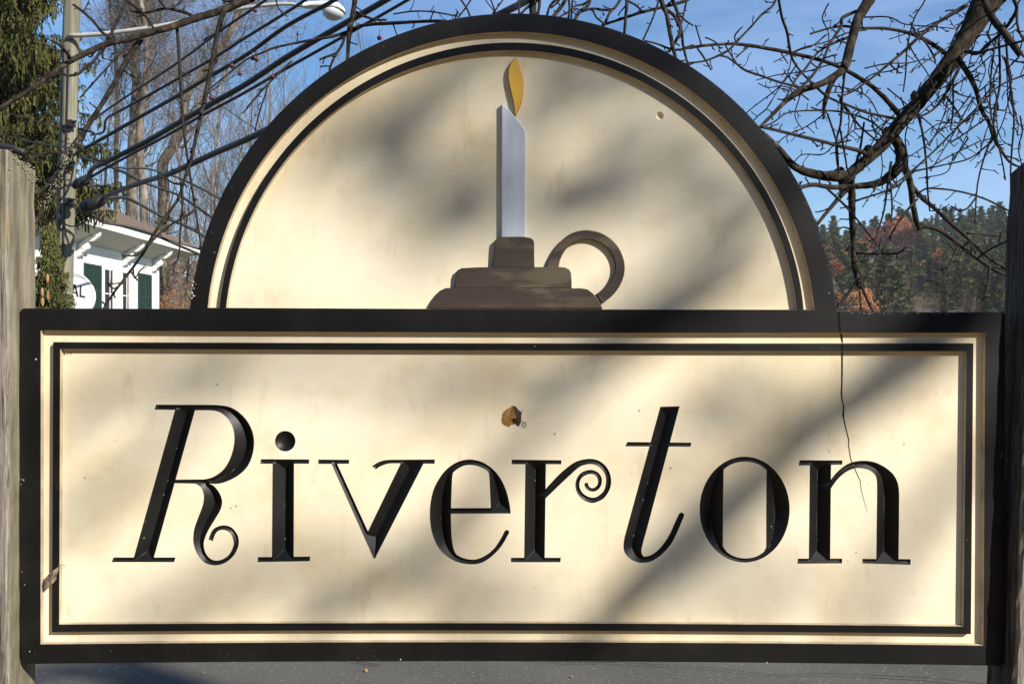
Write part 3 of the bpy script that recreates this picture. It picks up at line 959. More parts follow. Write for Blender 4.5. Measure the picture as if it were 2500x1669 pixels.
mb = MB(); mb.tube([(p[0], -0.004 + 0.001 * i, p[1]) for i, p in enumerate(q)], 0.0007, 5); mb.build("leaf_stem", LEAFG, lf2)

# ------------------------------------------------------------------ crabapple tree behind the sign
CRAB = empty("crabapple_tree", (2.95, 2.1, 0), "dark bare crabapple tree with crooked limbs and a few red fruits behind the sign", "tree")
rnd = random.Random(11)
def spur(mb, p, dirv, ln, r, depth=0):
    """short crooked fruiting twig"""
    pts = [p]; d = Vector(dirv).normalized(); q = Vector(p)
    n = rnd.choice([2, 3, 3, 4])
    for k in range(n):
        d = (d + Vector((rnd.gauss(0, .22), rnd.gauss(0, .2), rnd.gauss(0, .22)))).normalized()
        q = q + d * ln / n
        pts.append(q.copy())
        if depth < 1 and rnd.random() < 0.25:
            e = (d + Vector((rnd.gauss(0, .8), rnd.gauss(0, .6), rnd.gauss(0, .8)))).normalized()
            spur(mb, q.copy(), e, ln * rnd.uniform(.25, .5), r * .85, depth + 1)
    rr = [r * (1 - 0.35 * k / n) for k in range(n + 1)]
    rr[-1] = r * 0.95
    mb.tube(pts, rr, 4)

def branch(pts, d0, d1, dens=1.0, m=TWIG, name="branch", wob=0.0, parent=CRAB):
    p = np.array(pts, float)
    if p.shape[1] == 2:
        p = np.hstack([p, np.full((len(p), 1), 4.0)])
    s = cr(p, 5)
    n = len(s)
    mb = MB()
    W_, Rr = [], []
    for i, (x, y, wd) in enumerate(s):
        t = i / (n - 1)
        d = d0 + (d1 - d0) * t
        wd = max(wd, 2.2)
        q = P(x + rnd.gauss(0, wob + wd * 0.014), y + rnd.gauss(0, wob + wd * 0.014), d + rnd.gauss(0, 0.004))
        W_.append(q); Rr.append(0.5 * wd * d / F * rnd.uniform(0.97, 1.04))
    big = max(Rr)
    mb.tube(W_, Rr, 14 if big > 0.03 else (8 if big > 0.01 else 5))
    # spurs
    acc = 0
    for i in range(1, n):
        seg = (W_[i] - W_[i - 1])
        acc += seg.length * F / d0
        step = rnd.uniform(14, 36) / max(dens, 0.01)
        if acc > step and dens > 0:
            acc = 0
            t = seg.normalized()
            u = Vector((rnd.gauss(0, 1), rnd.gauss(0, .6), rnd.gauss(0.1, 1)))
            u = (u - t * u.dot(t)).normalized() + t * rnd.uniform(0.1, 0.9)
            ln = rnd.choice([9, 12, 16, 22, 30]) * rnd.uniform(.7, 1.3) * d0 / F
            spur(mb, W_[i] + (u.normalized() * Rr[i] * 0.4), u, ln, max(1.35, min(2.4, pts[0][2] * 0.28 if len(pts[0]) > 2 else 1.5)) * d0 / F)
    return mb.build(name, m, parent, smooth=True)

# trunk, standing right of the frame, bending over into the big limb
mb = MB()
tw = [Vector((3.0, 2.2, -0.1)), Vector((2.93, 2.15, 0.9)), Vector((2.85, 2.05, 1.9)), Vector((2.66, 1.97, 2.75)), Vector((2.38, 1.92, 3.10)), Vector((2.12, 1.88, 3.07)), P(2414, -6, 3.6)]
tp = cr([(*v, r) for v, r in zip(tw, [.17, .15, .13, .11, .085, .068, .060])], 5)
mb.tube([Vector(q[:3]) for q in tp], [q[3] for q in tp], 16)
limb = cr([(2414, -6, 98), (2381, 54, 74), (2351, 104, 62), (2307, 170, 57), (2265, 220, 50), (2235, 258, 47), (2196, 301, 46), (2163, 343, 42), (2122, 384, 37), (2086, 414, 35), (2062, 446, 34), (2056, 470, 20)], 5)
W_ = [P(x + rnd.gauss(0, .5), y + rnd.gauss(0, .5), 3.6 - 0.1 * i / len(limb)) for i, (x, y, w_) in enumerate(limb)]
mb.tube(W_, [0.37 * q[2] * 3.55 / F * rnd.uniform(.97, 1.04) for q in limb], 16)
# knots and a broken stub
for (x, y, r) in ((2060, 436, 19), (2070, 452, 17), (2120, 372, 17), (2052, 424, 15)):
    mb.ball(P(x, y, 3.52), r * .8 * 3.55 / F, 9, 6, (1, 1, rnd.uniform(1.0, 1.5)))
mb.tube([P(2240, 250, 3.56), P(2231, 232, 3.54), P(2233, 222, 3.53)], [.02, .015, .006], 8)
# the leader that goes on up, so the tree has a crown above the frame
for tgt, r0 in (((2.9, 2.3, 4.6), .07), ((3.5, 2.6, 4.4), .06), ((2.3, 2.5, 4.9), .05)):
    a = Vector((2.66, 1.97, 2.75)); b = Vector(tgt)
    mb.tube([a, a.lerp(b, .5) + Vector((.08, 0, .1)), b], [r0, r0 * .7, r0 * .2], 8)
mb.build("trunk", BARK, CRAB, smooth=True)

B = [
 # (points (px,py,width), depth0, depth1, spur density)
 ([(2075, 432, 30), (2040, 430, 27), (2009, 429, 23), (1967, 420, 21), (1934, 402, 19), (1905, 368, 16), (1868, 330, 12)], 3.52, 3.3, .5),
 ([(2086, 456, 15), (2030, 457, 12), (1985, 451, 11), (1950, 459, 9), (1915, 470, 7)], 3.5, 3.2, .8),
 ([(2160, 318, 22), (2182, 336, 25), (2197, 362, 26), (2199, 396, 27), (2178, 426, 25), (2143, 447, 19), (2098, 454, 15), (2075, 455, 12)], 3.55, 3.5, .4),
 ([(2074, 440, 26), (2079, 460, 18), (2080, 502, 17), (2081, 543, 15), (2083, 594, 12), (2085, 643, 13), (2094, 682, 15), (2098, 700, 11)], 3.5, 3.55, .6),
 ([(2094, 686, 9), (2063, 727, 8), (2043, 752, 7), (2010, 800, 6)], 3.55, 3.5, .6),
 ([(2100, 690, 8), (2117, 732, 6), (2132, 762, 5), (2150, 800, 4)], 3.55, 3.6, .4),
 ([(2098, 695, 5), (2103, 765, 4), (2104, 800, 4)], 3.55, 3.5, .2),
 ([(2176, 330, 16), (2192, 350, 19), (2207, 400, 17), (2222, 446, 16), (2229, 502, 14), (2242, 553, 12), (2252, 547, 9)], 3.55, 3.7, .3),
 ([(2242, 550, 10), (2283, 558, 11), (2319, 579, 11), (2360, 612, 11), (2411, 648, 10), (2447, 668, 8), (2500, 690, 6)], 3.7, 3.9, .6),
 ([(2226, 455, 12), (2252, 484, 11), (2278, 505, 10), (2319, 543, 9), (2360, 579, 8), (2411, 627, 7), (2449, 653, 6), (2500, 690, 5)], 3.65, 3.95, .6),
 ([(2240, 485, 6), (2207, 523, 6), (2181, 563, 5), (2150, 617, 5), (2109, 684, 4)], 3.65, 3.4, .7),
 ([(2072, 456, 14), (2028, 507, 10), (1990, 555, 8), (1960, 610, 6)], 3.5, 3.3, .6),
 ([(2020, 461, 6), (2063, 502, 6), (2094, 538, 5), (2130, 584, 4), (2155, 617, 3)], 3.4, 3.7, .6),
 ([(2135, -40, 30), (2122, 0, 27), (2095, 45, 23), (2080, 95, 22), (2065, 155, 22), (2047, 179, 19), (2009, 203, 16), (1961, 220, 15), (1919, 247, 12), (1883, 283, 9), (1850, 315, 7)], 3.4, 3.1, .8),
 ([(2058, 166, 14), (2032, 200, 12), (2018, 235, 13), (2012, 262, 9), (2011, 289, 6)], 3.35, 3.3, .6),
 ([(1735, 115 + 22, 6), (1684, 117, 8), (1725, 111, 7), (1770, 108, 7), (1799, 108, 8), (1847, 114, 9), (1923, 128, 9), (2009, 149, 9), (2062, 170, 10), (2122, 206, 11), (2158, 238, 12), (2196, 280, 15)][1:], 3.2, 3.55, .8),
 ([(1979, 83, 5), (2026, 69, 6), (2059, 64, 7), (2104, 69, 7), (2158, 69, 8), (2217, 80, 9), (2265, 101, 10), (2310, 132, 12)], 3.3, 3.6, .8),
 ([(1899, -20, 7), (1903, 10, 7), (1910, 45, 7), (1922, 80, 7), (1928, 119, 7), (1937, 149, 6), (1964, 185, 5), (2018, 235, 5)], 3.0, 3.3, .7),
 ([(1895, -5, 6), (1887, 14, 6), (1860, 36, 6), (1839, 60, 5), (1800, 101, 6), (1780, 122, 6), (1752, 137, 6), (1720, 149, 5), (1682, 154, 5), (1640, 160, 5)], 3.0, 2.8, .6),
 ([(2092, 27, 8), (2056, 45, 9), (2053, 66, 8), (2026, 107, 7), (2006, 152, 7), (1967, 203, 7), (1913, 244, 6)], 3.4, 3.15, .6),
 ([(2080, 88, 8), (2038, 104, 7), (1997, 128, 6), (1967, 167, 6), (1943, 194, 5), (1915, 245, 4)], 3.4, 3.1, .6),
 ([(2360, 14, 12), (2307, 45, 10), (2256, 80, 9), (2211, 122, 8), (2172, 155, 7), (2128, 191, 6), (2083, 223, 5), (2050, 236, 5)], 3.55, 3.3, .9),
 ([(2223, 55, 4), (2235, 80, 5), (2260, 105, 5), (2278, 135, 5), (2284, 152, 4)], 3.45, 3.6, .6),
 ([(2262, -15, 4), (2256, 6, 4), (2235, 39, 4), (2223, 77, 4), (2214, 125, 4), (2211, 179, 4), (2205, 225, 3)], 3.3, 3.35, .8),
 ([(1858, 312, 5), (1889, 298, 4), (1919, 277, 4), (1955, 271, 4), (2032, 271, 5), (2083, 280, 5), (2128, 298, 5), (2158, 322, 6)], 3.1, 3.5, .8),
 ([(1858, 310, 8), (1890, 317, 8), (1934, 328, 8), (2009, 346, 9), (2050, 357, 9), (2096, 368, 11), (2120, 380, 12)], 3.1, 3.5, .5),
 ([(2064, 165, 7), (2056, 238, 6), (2053, 298, 6), (2044, 334, 5), (2041, 372, 5), (2047, 420, 5)], 3.3, 3.4, .7),
 ([(2020, 277, 5), (2035, 322, 5), (2044, 358, 4), (2048, 423, 4)], 3.3, 3.4, .6),
 ([(2050, 310, 5), (2060, 362, 5), (2069, 416, 4)], 3.3, 3.4, .5),
 ([(2059, 253, 6), (2113, 274, 7), (2150, 283, 7), (2186, 290, 8)], 3.3, 3.5, .7),
 ([(1979, 200, 6), (2018, 235, 6), (2062, 259, 6), (2098, 307, 5), (2145, 348, 5)], 3.2, 3.5, .8),
 ([(2110, 298, 5), (2101, 358, 6), (2090, 400, 7)], 3.4, 3.5, .7),
 ([(2398, -15, 18), (2402, 0, 17), (2423, 45, 17), (2456, 86, 17), (2491, 134, 15)], 3.5, 3.3, .4),
 ([(2340, 143, 14), (2366, 185, 13), (2384, 223, 11), (2396, 268, 10), (2414, 298, 9), (2426, 334, 9), (2444, 367, 7), (2467, 397, 6), (2500, 412, 5)], 3.5, 3.2, .8),
 ([(2438, 80, 6), (2441, 149, 6), (2441, 209, 6), (2429, 268, 6), (2423, 328, 5), (2405, 378, 5), (2390, 432, 4), (2384, 477, 4), (2380, 545, 3)], 3.4, 3.3, .5),
 ([(2453, 55, 6), (2459, 134, 6), (2464, 185, 6), (2473, 253, 6), (2476, 298, 5), (2470, 372, 5), (2467, 430, 4)], 3.4, 3.2, .5),
 ([(2432, 95, 5), (2420, 179, 5), (2418, 268, 4), (2432, 330, 4), (2448, 400, 4), (2455, 440, 4)], 3.4, 3.2, .5),
 ([(2241, 280, 6), (2253, 328, 6), (2262, 402, 5), (2265, 465, 5), (2270, 515, 4)], 3.5, 3.4, .5),
 ([(2160, 470, 4), (2226, 417, 5), (2277, 372, 5), (2336, 313, 5), (2396, 253, 5), (2441, 209, 5), (2510, 180, 5)], 3.3, 3.5, .8),
 ([(2226, 420, 4), (2307, 402, 4), (2366, 387, 4), (2414, 352, 5)], 3.35, 3.3, .4),
 ([(2320, 348, 4), (2350, 330, 4), (2385, 305, 4), (2415, 285, 5)], 3.35, 3.3, .7),
 ([(2345, 160, 9), (2307, 232, 8), (2277, 268, 6), (2241, 288, 5)], 3.55, 3.4, .9),
 ([(2327, 195, 5), (2327, 268, 5), (2321, 313, 4)], 3.5, 3.4, .9),
 ([(2310, 235, 5), (2330, 262, 5), (2345, 290, 5), (2338, 310, 4), (2350, 328, 4)], 3.5, 3.3, 1.1),
 ([(2355, 127, 8), (2390, 128, 7), (2426, 119, 6), (2505, 98, 6)], 3.5, 3.2, .7),
 ([(2358, 125, 8), (2385, 132, 8), (2410, 110, 8), (2445, 80, 8), (2470, 48, 9), (2482, 20, 9), (2470, -10, 9)], 3.5, 3.25, .6),
 ([(2483, 30, 7), (2484, 60, 6), (2494, 90, 5), (2512, 110, 5)], 3.25, 3.1, .7),
 ([(2245, 469, 5), (2268, 460, 5), (2334, 466, 5), (2400, 484, 5), (2454, 510, 5), (2510, 540, 4)], 3.4, 3.6, .7),
 ([(2089, 490, 6), (2130, 477, 5), (2168, 464, 5), (2201, 446, 5), (2247, 400, 4)], 3.5, 3.6, .6),
 ([(2176, 395, 7), (2166, 461, 6), (2158, 515, 5), (2140, 574, 4), (2125, 606, 3)], 3.5, 3.4, .7),
 ([(2173, 440, 5), (2178, 497, 5), (2176, 542, 4)], 3.45, 3.3, 1.2),
 ([(2416, 650, 7), (2411, 694, 6), (2401, 732, 5), (2380, 765, 5), (2372, 790, 4)], 3.8, 3.7, .6),
 ([(2340, 600, 7), (2321, 638, 6), (2306, 671, 5), (2286, 696, 5)], 3.7, 3.6, 1.0),
 ([(2086, 617, 6), (2150, 620, 5), (2194, 617, 5), (2212, 602, 4)], 3.55, 3.4, .8),
 ([(2080, 560, 5), (2053, 556, 4), (2020, 585, 3), (2008, 600, 3)], 3.55, 3.4, .4),
 ([(2383, 482, 5), (2360, 510, 5), (2339, 512, 5), (2321, 503, 4)], 3.4, 3.3, .9),
 ([(2360, 569, 5), (2424, 574, 5), (2452, 579, 4), (2500, 575, 4)], 3.7, 3.8, .5),
 ([(2385, 632, 5), (2411, 612, 5), (2450, 592, 5), (2500, 570, 4)], 3.8, 3.6, .6),
 ([(2350, 604, 5), (2368, 590, 5), (2372, 612, 4), (2364, 622, 3)], 3.7, 3.7, .4),
 # above the arch
 ([(1290, -40, 22), (1299, 0, 19), (1301, 40, 17), (1300, 90, 14)], 2.9, 2.85, .3),
 ([(1316, -30, 9), (1317, 10, 8), (1310, 50, 7)], 2.8, 2.8, .5),
 ([(1270, 36, 6), (1290, 16, 7), (1310, 5, 7), (1322, -20, 7)], 2.8, 2.85, .6),
 ([(1212, 40, 4), (1206, 20, 4), (1198, 0, 4), (1190, -20, 5)], 2.9, 2.9, .3),
 ([(1200, 45, 4), (1212, 22, 4), (1228, 0, 4)], 2.9, 2.9, .3),
 ([(1265, -10, 5), (1267, 30, 5), (1266, 60, 4)], 2.8, 2.8, .4),
 ([(1335, 40, 6), (1343, 15, 6), (1356, 0, 7), (1366, -20, 7)], 2.9, 2.9, .6),
 ([(1345, 20, 5), (1362, 5, 5), (1372, -15, 5)], 2.9, 2.95, .7),
 ([(1345, 50, 10), (1360, 30, 10), (1376, 8, 10), (1390, -25, 11)], 2.85, 2.9, .9),
 ([(1388, 45, 7), (1390, 20, 6), (1388, -15, 6)], 2.8, 2.8, .7),
 ([(1395, 45, 5), (1397, 10, 5), (1399, -15, 5)], 2.85, 2.85, .6),
 ([(1360, 45, 5), (1390, 28, 5), (1405, 15, 5), (1430, 8, 6), (1450, -15, 6)], 2.85, 2.95, .8),
 ([(1400, 55, 8), (1415, 30, 9), (1425, 22, 9), (1437, 12, 8), (1445, -15, 8)], 2.85, 2.9, .9),
 ([(1415, 30, 7), (1445, 22, 6), (1470, 24, 6), (1492, 26, 7)], 2.9, 2.95, .8),
 ([(1475, 62, 7), (1490, 30, 7), (1505, 15, 7), (1523, -15, 8)], 2.9, 3.0, .4),
 ([(1448, 26, 5), (1455, 42, 5), (1470, 55, 5), (1480, 62, 4)], 2.85, 2.85, .8),
 ([(1528, -20, 9), (1530, 5, 9), (1527, 45, 8), (1524, 85, 7)], 2.85, 2.85, .5),
 ([(1470, 62, 7), (1515, 47, 7), (1567, 30, 8), (1620, 17, 8), (1670, 3, 9), (1700, -15, 9)], 2.9, 3.0, .5),
 ([(1532, 3, 6), (1550, 12, 6), (1562, 22, 5), (1568, 30, 5)], 2.85, 2.95, .6),
 ([(1570, 98, 5), (1587, 62, 5), (1600, 28, 5), (1612, -10, 5)], 2.9, 2.95, .6),
 ([(1608, -25, 13), (1617, 10, 12), (1628, 40, 11), (1637, 90, 11), (1646, 130, 9), (1655, 160, 8)], 2.9, 2.85, .5),
 ([(1635, -20, 10), (1648, 15, 9), (1656, 40, 9), (1665, 85, 8), (1668, 110, 7), (1676, 145, 6), (1682, 160, 5)], 2.95, 2.9, .8),
 ([(1628, 25, 9), (1645, 38, 9), (1652, 52, 8), (1661, 75, 8), (1650, 100, 8), (1638, 118, 7), (1628, 130, 6)], 2.9, 2.85, .6),
 ([(1662, 65, 5), (1668, 40, 5), (1676, 5, 5), (1682, -15, 5)], 2.95, 3.0, .5),
 ([(1660, 38, 5), (1675, 52, 5), (1692, 63, 4)], 2.95, 3.0, .5),
 ([(1574, 100, 5), (1605, 108, 5), (1630, 118, 6), (1650, 122, 6), (1684, 117, 6)], 2.85, 2.95, .5),
 ([(1703, 119, 5), (1715, 135, 5), (1727, 155, 4), (1736, 171, 4)], 3.1, 3.0, .6),
 ([(1712, 110, 4), (1705, 85, 4), (1698, 62, 4)], 3.1, 3.15, .3),
 ([(1752, 107, 4), (1738, 98, 4), (1722, 92, 4)], 3.15, 3.1, .3),
 ([(1770, 110, 4), (1785, 135, 4), (1800, 157, 4)], 3.2, 3.1, .3),
 ([(1752, 135, 5), (1775, 140, 5), (1798, 156, 5), (1820, 172, 6), (1857, 185, 6), (1900, 200, 6), (1950, 213, 7)], 3.0, 3.15, .9),
 ([(1835, 108, 4), (1815, 125, 4), (1797, 141, 4)], 3.2, 3.1, .6),
 ([(1796, 104, 4), (1794, 88, 4), (1806, 72, 4), (1813, 66, 3)], 3.2, 3.2, .6),
]
for pts, d0, d1, dn in B:
    branch(pts, d0 - 0.0, d1, dn, BARK if max(q[2] for q in pts) > 12 else TWIG)

for k in range(54):
    x, y = rnd.uniform(1880, 2500), rnd.uniform(-20, 360)
    if k % 3 == 0: x, y = rnd.uniform(2330, 2500), rnd.uniform(-10, 260)
    a = rnd.gauss(1.75, .75)
    ln = rnd.uniform(100, 260)
    pts = []
    for i in range(5):
        f = i / 4
        pts.append((x + math.cos(a) * ln * f + rnd.gauss(0, 4), y + math.sin(a) * ln * f + rnd.gauss(0, 4) - 18 * math.sin(f * 3.1), 3.9 - 1.4 * f))
        a += rnd.gauss(0.05, .12)
    branch(pts, rnd.uniform(3.2, 3.8), rnd.uniform(3.2, 3.8), .8, TWIG)

# the high limb that carries the left part of the crown, and the left branches
hb = MB()
lp = cr([(2.12, 1.9, 3.1, .075), (1.3, 1.5, 3.35, .065), (0.4, 1.25, 3.42, .055), (-0.3, 1.25, 3.25, .045), (-0.72, 1.35, 2.98, .038), tuple(P(611, 0, 3.1)) + (.0145,)], 8)
hb.tube([Vector(q[:3]) for q in lp], [q[3] * rnd.uniform(.95, 1.05) for q in lp], 12)
for k, (x, y, d) in enumerate(((1299, -40, 2.9), (1390, -25, 2.9), (1528, -20, 2.85), (1608, -25, 2.9), (1635, -20, 2.95), (2135, -40, 3.4), (866, -20, 3.0), (1523, -15, 3.0), (1445, -15, 2.9), (1322, -20, 2.85))):
    b = P(x, y, d)
    i = min(range(len(lp)), key=lambda j: (Vector(lp[j][:3]) - b).length)
    a = Vector(lp[i][:3])
    hb.tube([a, a.lerp(b, .5) + Vector((0.02, 0.02, 0.03)), b], [.016, .013, .008 if k < 6 else .005], 7)
hb.build("limb", BARK, CRAB, smooth=True)
LB = [
 ([(615, -5, 20), (545, 24, 19), (477, 45, 18), (430, 62, 17), (381, 76, 16), (316, 95, 15), (262, 107, 14), (210, 130, 14), (167, 152, 13), (125, 183, 13), (89, 209, 12), (0, 265, 11), (-60, 300, 10)], 3.1, 2.6, .35),
 ([(345, 95, 13), (320, 130, 12), (268, 223, 12), (235, 275, 11), (209, 316, 13), (185, 350, 14), (167, 375, 14), (150, 410, 15), (138, 447, 15), (110, 500, 11), (85, 545, 8)], 2.95, 2.65, .5),
 ([(547, 24, 13), (533, 70, 12), (520, 140, 12), (507, 209, 12), (498, 250, 11), (489, 289, 10), (478, 340, 9), (465, 396, 9), (447, 447, 8), (437, 483, 8), (405, 530, 8), (373, 576, 8), (348, 621, 7), (309, 674, 7), (278, 715, 6), (245, 765, 6)], 3.05, 2.75, .7),
 ([(432, 70, 8), (436, 120, 8), (441, 209, 8), (445, 270, 7), (450, 328, 7), (460, 400, 6), (470, 465, 6), (477, 510, 5), (488, 580, 5), (492, 610, 4)], 3.0, 2.85, .4),
 ([(312, -15, 7), (300, 25, 7), (285, 55, 7), (262, 103, 8)], 2.95, 2.9, .4),
 ([(179, 12, 6), (190, 20, 7), (203, 30, 7), (225, 50, 7), (240, 68, 7), (250, 80, 7), (280, 100, 7)], 2.8, 2.9, .7),
 ([(300, -12, 7), (310, 2, 7), (335, 20, 7), (352, 35, 7), (368, 58, 6), (378, 74, 6)], 3.0, 3.0, .3),
 ([(253, 112, 8), (248, 122, 8), (228, 150, 7), (209, 161, 7), (195, 178, 7), (170, 185, 7), (149, 179, 6)], 2.85, 2.7, .9),
 ([(477, 44, 9), (455, 32, 9), (438, 27, 9), (402, 21, 7), (355, 31, 6), (322, 28, 5)], 3.05, 3.0, .8),
 ([(405, 22, 6), (395, 10, 6), (382, -8, 6)], 3.0, 3.0, .4),
 ([(418, 22, 5), (440, 5, 5), (452, -15, 5)], 3.0, 3.05, .4),
 ([(178, 368, 8), (150, 372, 7), (107, 375, 6), (63, 396, 5), (40, 410, 4)], 2.7, 2.6, .8),
 ([(172, 142, 8), (160, 125, 8), (145, 110, 7), (128, 100, 6)], 2.75, 2.65, .8),
 ([(255, 118, 6), (250, 130, 6), (251, 142, 5)], 2.85, 2.8, .2),
 ([(508, 220, 4), (540, 195, 4), (581, 161, 5), (608, 142, 5), (635, 131, 5), (670, 117, 6), (700, 110, 6), (761, 98, 7), (810, 90, 8), (853, 78, 10)], 2.9, 3.0, .5),
 ([(867, -20, 14), (866, 0, 13), (860, 40, 13), (853, 75, 14), (850, 110, 11), (848, 150, 9)], 3.0, 2.95, .4),
 ([(853, 78, 11), (875, 66, 9), (905, 60, 9), (958, 57, 9), (1010, 54, 8), (1074, 52, 8), (1110, 58, 7)], 3.0, 2.9, .6),
 ([(870, 30, 7), (885, 38, 7), (915, 48, 6), (944, 49, 5)], 3.0, 3.0, .4),
 ([(840, 90, 9), (835, 110, 7), (820, 134, 7), (812, 150, 6), (804, 172, 6)], 2.95, 2.9, .5),
 ([(822, 130, 6), (800, 138, 6), (780, 146, 5)], 2.95, 2.95, .7),
 ([(712, 150, 5), (690, 170, 5), (655, 205, 5), (630, 232, 5), (603, 264, 5)], 3.0, 2.9, .7),
 ([(655, 205, 4), (645, 240, 4), (632, 280, 4), (622, 320, 4)], 2.95, 2.9, .5),
 ([(960, 35, 4), (1010, 28, 4), (1060, 30, 4), (1115, 40, 4)], 2.9, 2.9, .9),
 ([(1125, 0, 5), (1140, 22, 5), (1148, 42, 5)], 2.9, 2.9, .2),
 ([(1155, -8, 4), (1135, 22, 4), (1118, 44, 4)], 2.9, 2.9, .3),
 ([(1182, -5, 3), (1195, 14, 3), (1210, 32, 3)], 2.9, 2.9, .6),
 ([(700, 40, 4), (680, 20, 4), (672, -10, 4)], 3.0, 3.0, .5),
 ([(535, -5, 6), (555, 4, 6), (580, -2, 6)], 3.1, 3.1, .9),
 ([(315, 100, 7), (311, 118, 6), (285, 140, 5), (260, 168, 5), (235, 195, 5), (195, 240, 4)], 2.9, 2.75, .6),
 ([(205, 318, 7), (222, 322, 6), (232, 330, 5), (226, 350, 4)], 2.7, 2.65, .6),
 ([(160, 395, 9), (140, 420, 8), (120, 448, 7), (96, 470, 6), (70, 498, 5)], 2.7, 2.6, 1.1),
 ([(150, 430, 8), (125, 455, 7), (100, 480, 6)], 2.7, 2.65, 1.2),
 ([(458, 412, 7), (445, 446, 6), (425, 448, 5), (405, 436, 5), (385, 430, 4)], 2.85, 2.8, .5),
 ([(478, 512, 6), (440, 535, 6), (400, 560, 6), (360, 600, 6), (335, 622, 5), (300, 625, 5)], 2.85, 2.7, .8),
 ([(445, 455, 5), (444, 520, 5), (440, 570, 5), (437, 620, 4), (425, 652, 4)], 2.85, 2.8, .8),
 ([(318, 660, 5), (325, 670, 5), (335, 684, 4)], 2.8, 2.75, .4),
 ([(300, 690, 5), (280, 704, 5), (268, 698, 4), (262, 690, 4)], 2.75, 2.7, .6),
 ([(196, 360, 8), (215, 378, 6), (240, 392, 5), (262, 388, 4)], 2.7, 2.7, .8),
]
for pts, d0, d1, dn in LB:
    branch(pts, d0, d1, dn, BARK if max(q[2] for q in pts) > 11 else TWIG)
# fruits, each on its thread
for x, y, d in ((566, 161, 2.95), (585, 180, 2.95), (617, 143, 2.95), (627, 146, 2.95), (665, 187, 2.95), (516, 239, 2.9), (926, 93, 2.95), (623, 26, 3.0)):
    mb = MB()
    r = rnd.uniform(5.2, 6.2) * d / F
    c = P(x, y, d)
    mb.ball(c, r, 10, 7, (1, 1, .95))
    mb.tube([c + Vector((0, 0, r * .8)), c + Vector((rnd.uniform(-.006, .006), 0, r * 3.5))], 0.0012, 4)
    mb.build("crabapple", BERRY, CRAB, smooth=True)
# lichen tufts on the old left branch
mb = MB()
for k in range(150):
    t = rnd.random()
    px_ = 185 + (-75) * t + rnd.gauss(0, 6); py_ = 350 + 150 * t + rnd.gauss(0, 8)
    mb.ball(P(px_, py_, 2.62 + rnd.uniform(0, .05)), rnd.uniform(0.7, 1.7) * 2.65 / F, 4, 3)
o = mb.build("lichen", LICHEN, CRAB); o['kind'] = 'stuff'

# ------------------------------------------------------------------ utility pole, lamp, cables
PD = 14.4
def poleP(py): # centre of the pole
    return P(176 - 21 * py / 700 if py < 700 else 155, py, PD)
a, b = P(176, 0, PD), P(155, 700, PD)
dirp = (a - b) / (a.z - b.z)
base = b - dirp * b.z
POLE = empty("utility_pole", (base.x, base.y, 0), "weathered grey green wooden utility pole in front of the white house", "pole")
mb = MB()
pts, rr = [], []
for k in range(30):
    z = -0.3 + 11.5 * k / 29
    pts.append(base + dirp * z); rr.append(0.150 - 0.0035 * z)
mb.tube(pts, rr, 20)
mb.build("shaft", POLEM, POLE, smooth=True)
mb = MB()
for dx in (-.02, .055):
    mb.tube([base + dirp * z + Vector((dx, -.15, 0)) for z in (1, 3, 5, 6.2)], .014, 6)
mb.build("ground_wire", CABLE, POLE)
for z, dx in ((4.35, .12), (3.75, .13), (5.0, .12), (4.05, -.12)):
    mb = MB()
    q = base + dirp * z
    mb.box((q.x + dx - .05, q.y - .24, q.z - .05), (q.x + dx + .05, q.y - .1, q.z + .05))
    mb.tube([q + Vector((dx, -.2, 0)), q + Vector((dx + .12, -.24, .02))], .02, 8)
    mb.build("cable_bracket", CABLE, POLE)
LAMP = empty("street_lamp", tuple(P(172, 88, PD)), "white cobra head street lamp on a long arm above the cables", "street lamp")
mb = MB()
ap = cr([(166, 88), (260, 82), (390, 64), (477, 45), (560, 26), (640, 14), (700, 10), (745, 16)], 5)
mb.tube([P(x, y, PD - .16 - .1 * i / len(ap)) for i, (x, y) in enumerate(ap)], [.036 - .010 * i / len(ap) for i in range(len(ap))], 10)
mb.build("lamp_arm", ARMM, LAMP, smooth=True)
hp = [(741, 18, 9, 9), (760, 18, 12, 12), (785, 20, 15, 18), (810, 23, 17, 24), (830, 27, 15, 25), (840, 31, 9, 18), (844, 33, 2, 5)]
mb = MB(); gl = MB()
n = 14
for x, y, h, wd in hp:
    c = P(x, y, PD - .27)
    for k in range(n):
        a = 2 * math.pi * k / n
        sx_, sz_ = math.cos(a) * wd * PD / F, math.sin(a) * (h if math.sin(a) > 0 else h * .35) * PD / F
        mb.v.append((c.x, c.y + sx_, c.z + sz_ + .01))
for j in range(len(hp) - 1):
    for k in range(n):
        a = j * n + k; b = j * n + (k + 1) % n
        mb.f.append((a, b, b + n, a + n))
mb.f.append(tuple(range(n))); 
mb.build("lamp_head", LAMPW, LAMP, smooth=True)
gl.ball(P(814, 33, PD - .27), 26 * PD / F, 14, 8, (1.0, .95, .62))
gl.build("lamp_lens", LAMPG, LAMP, smooth=True)

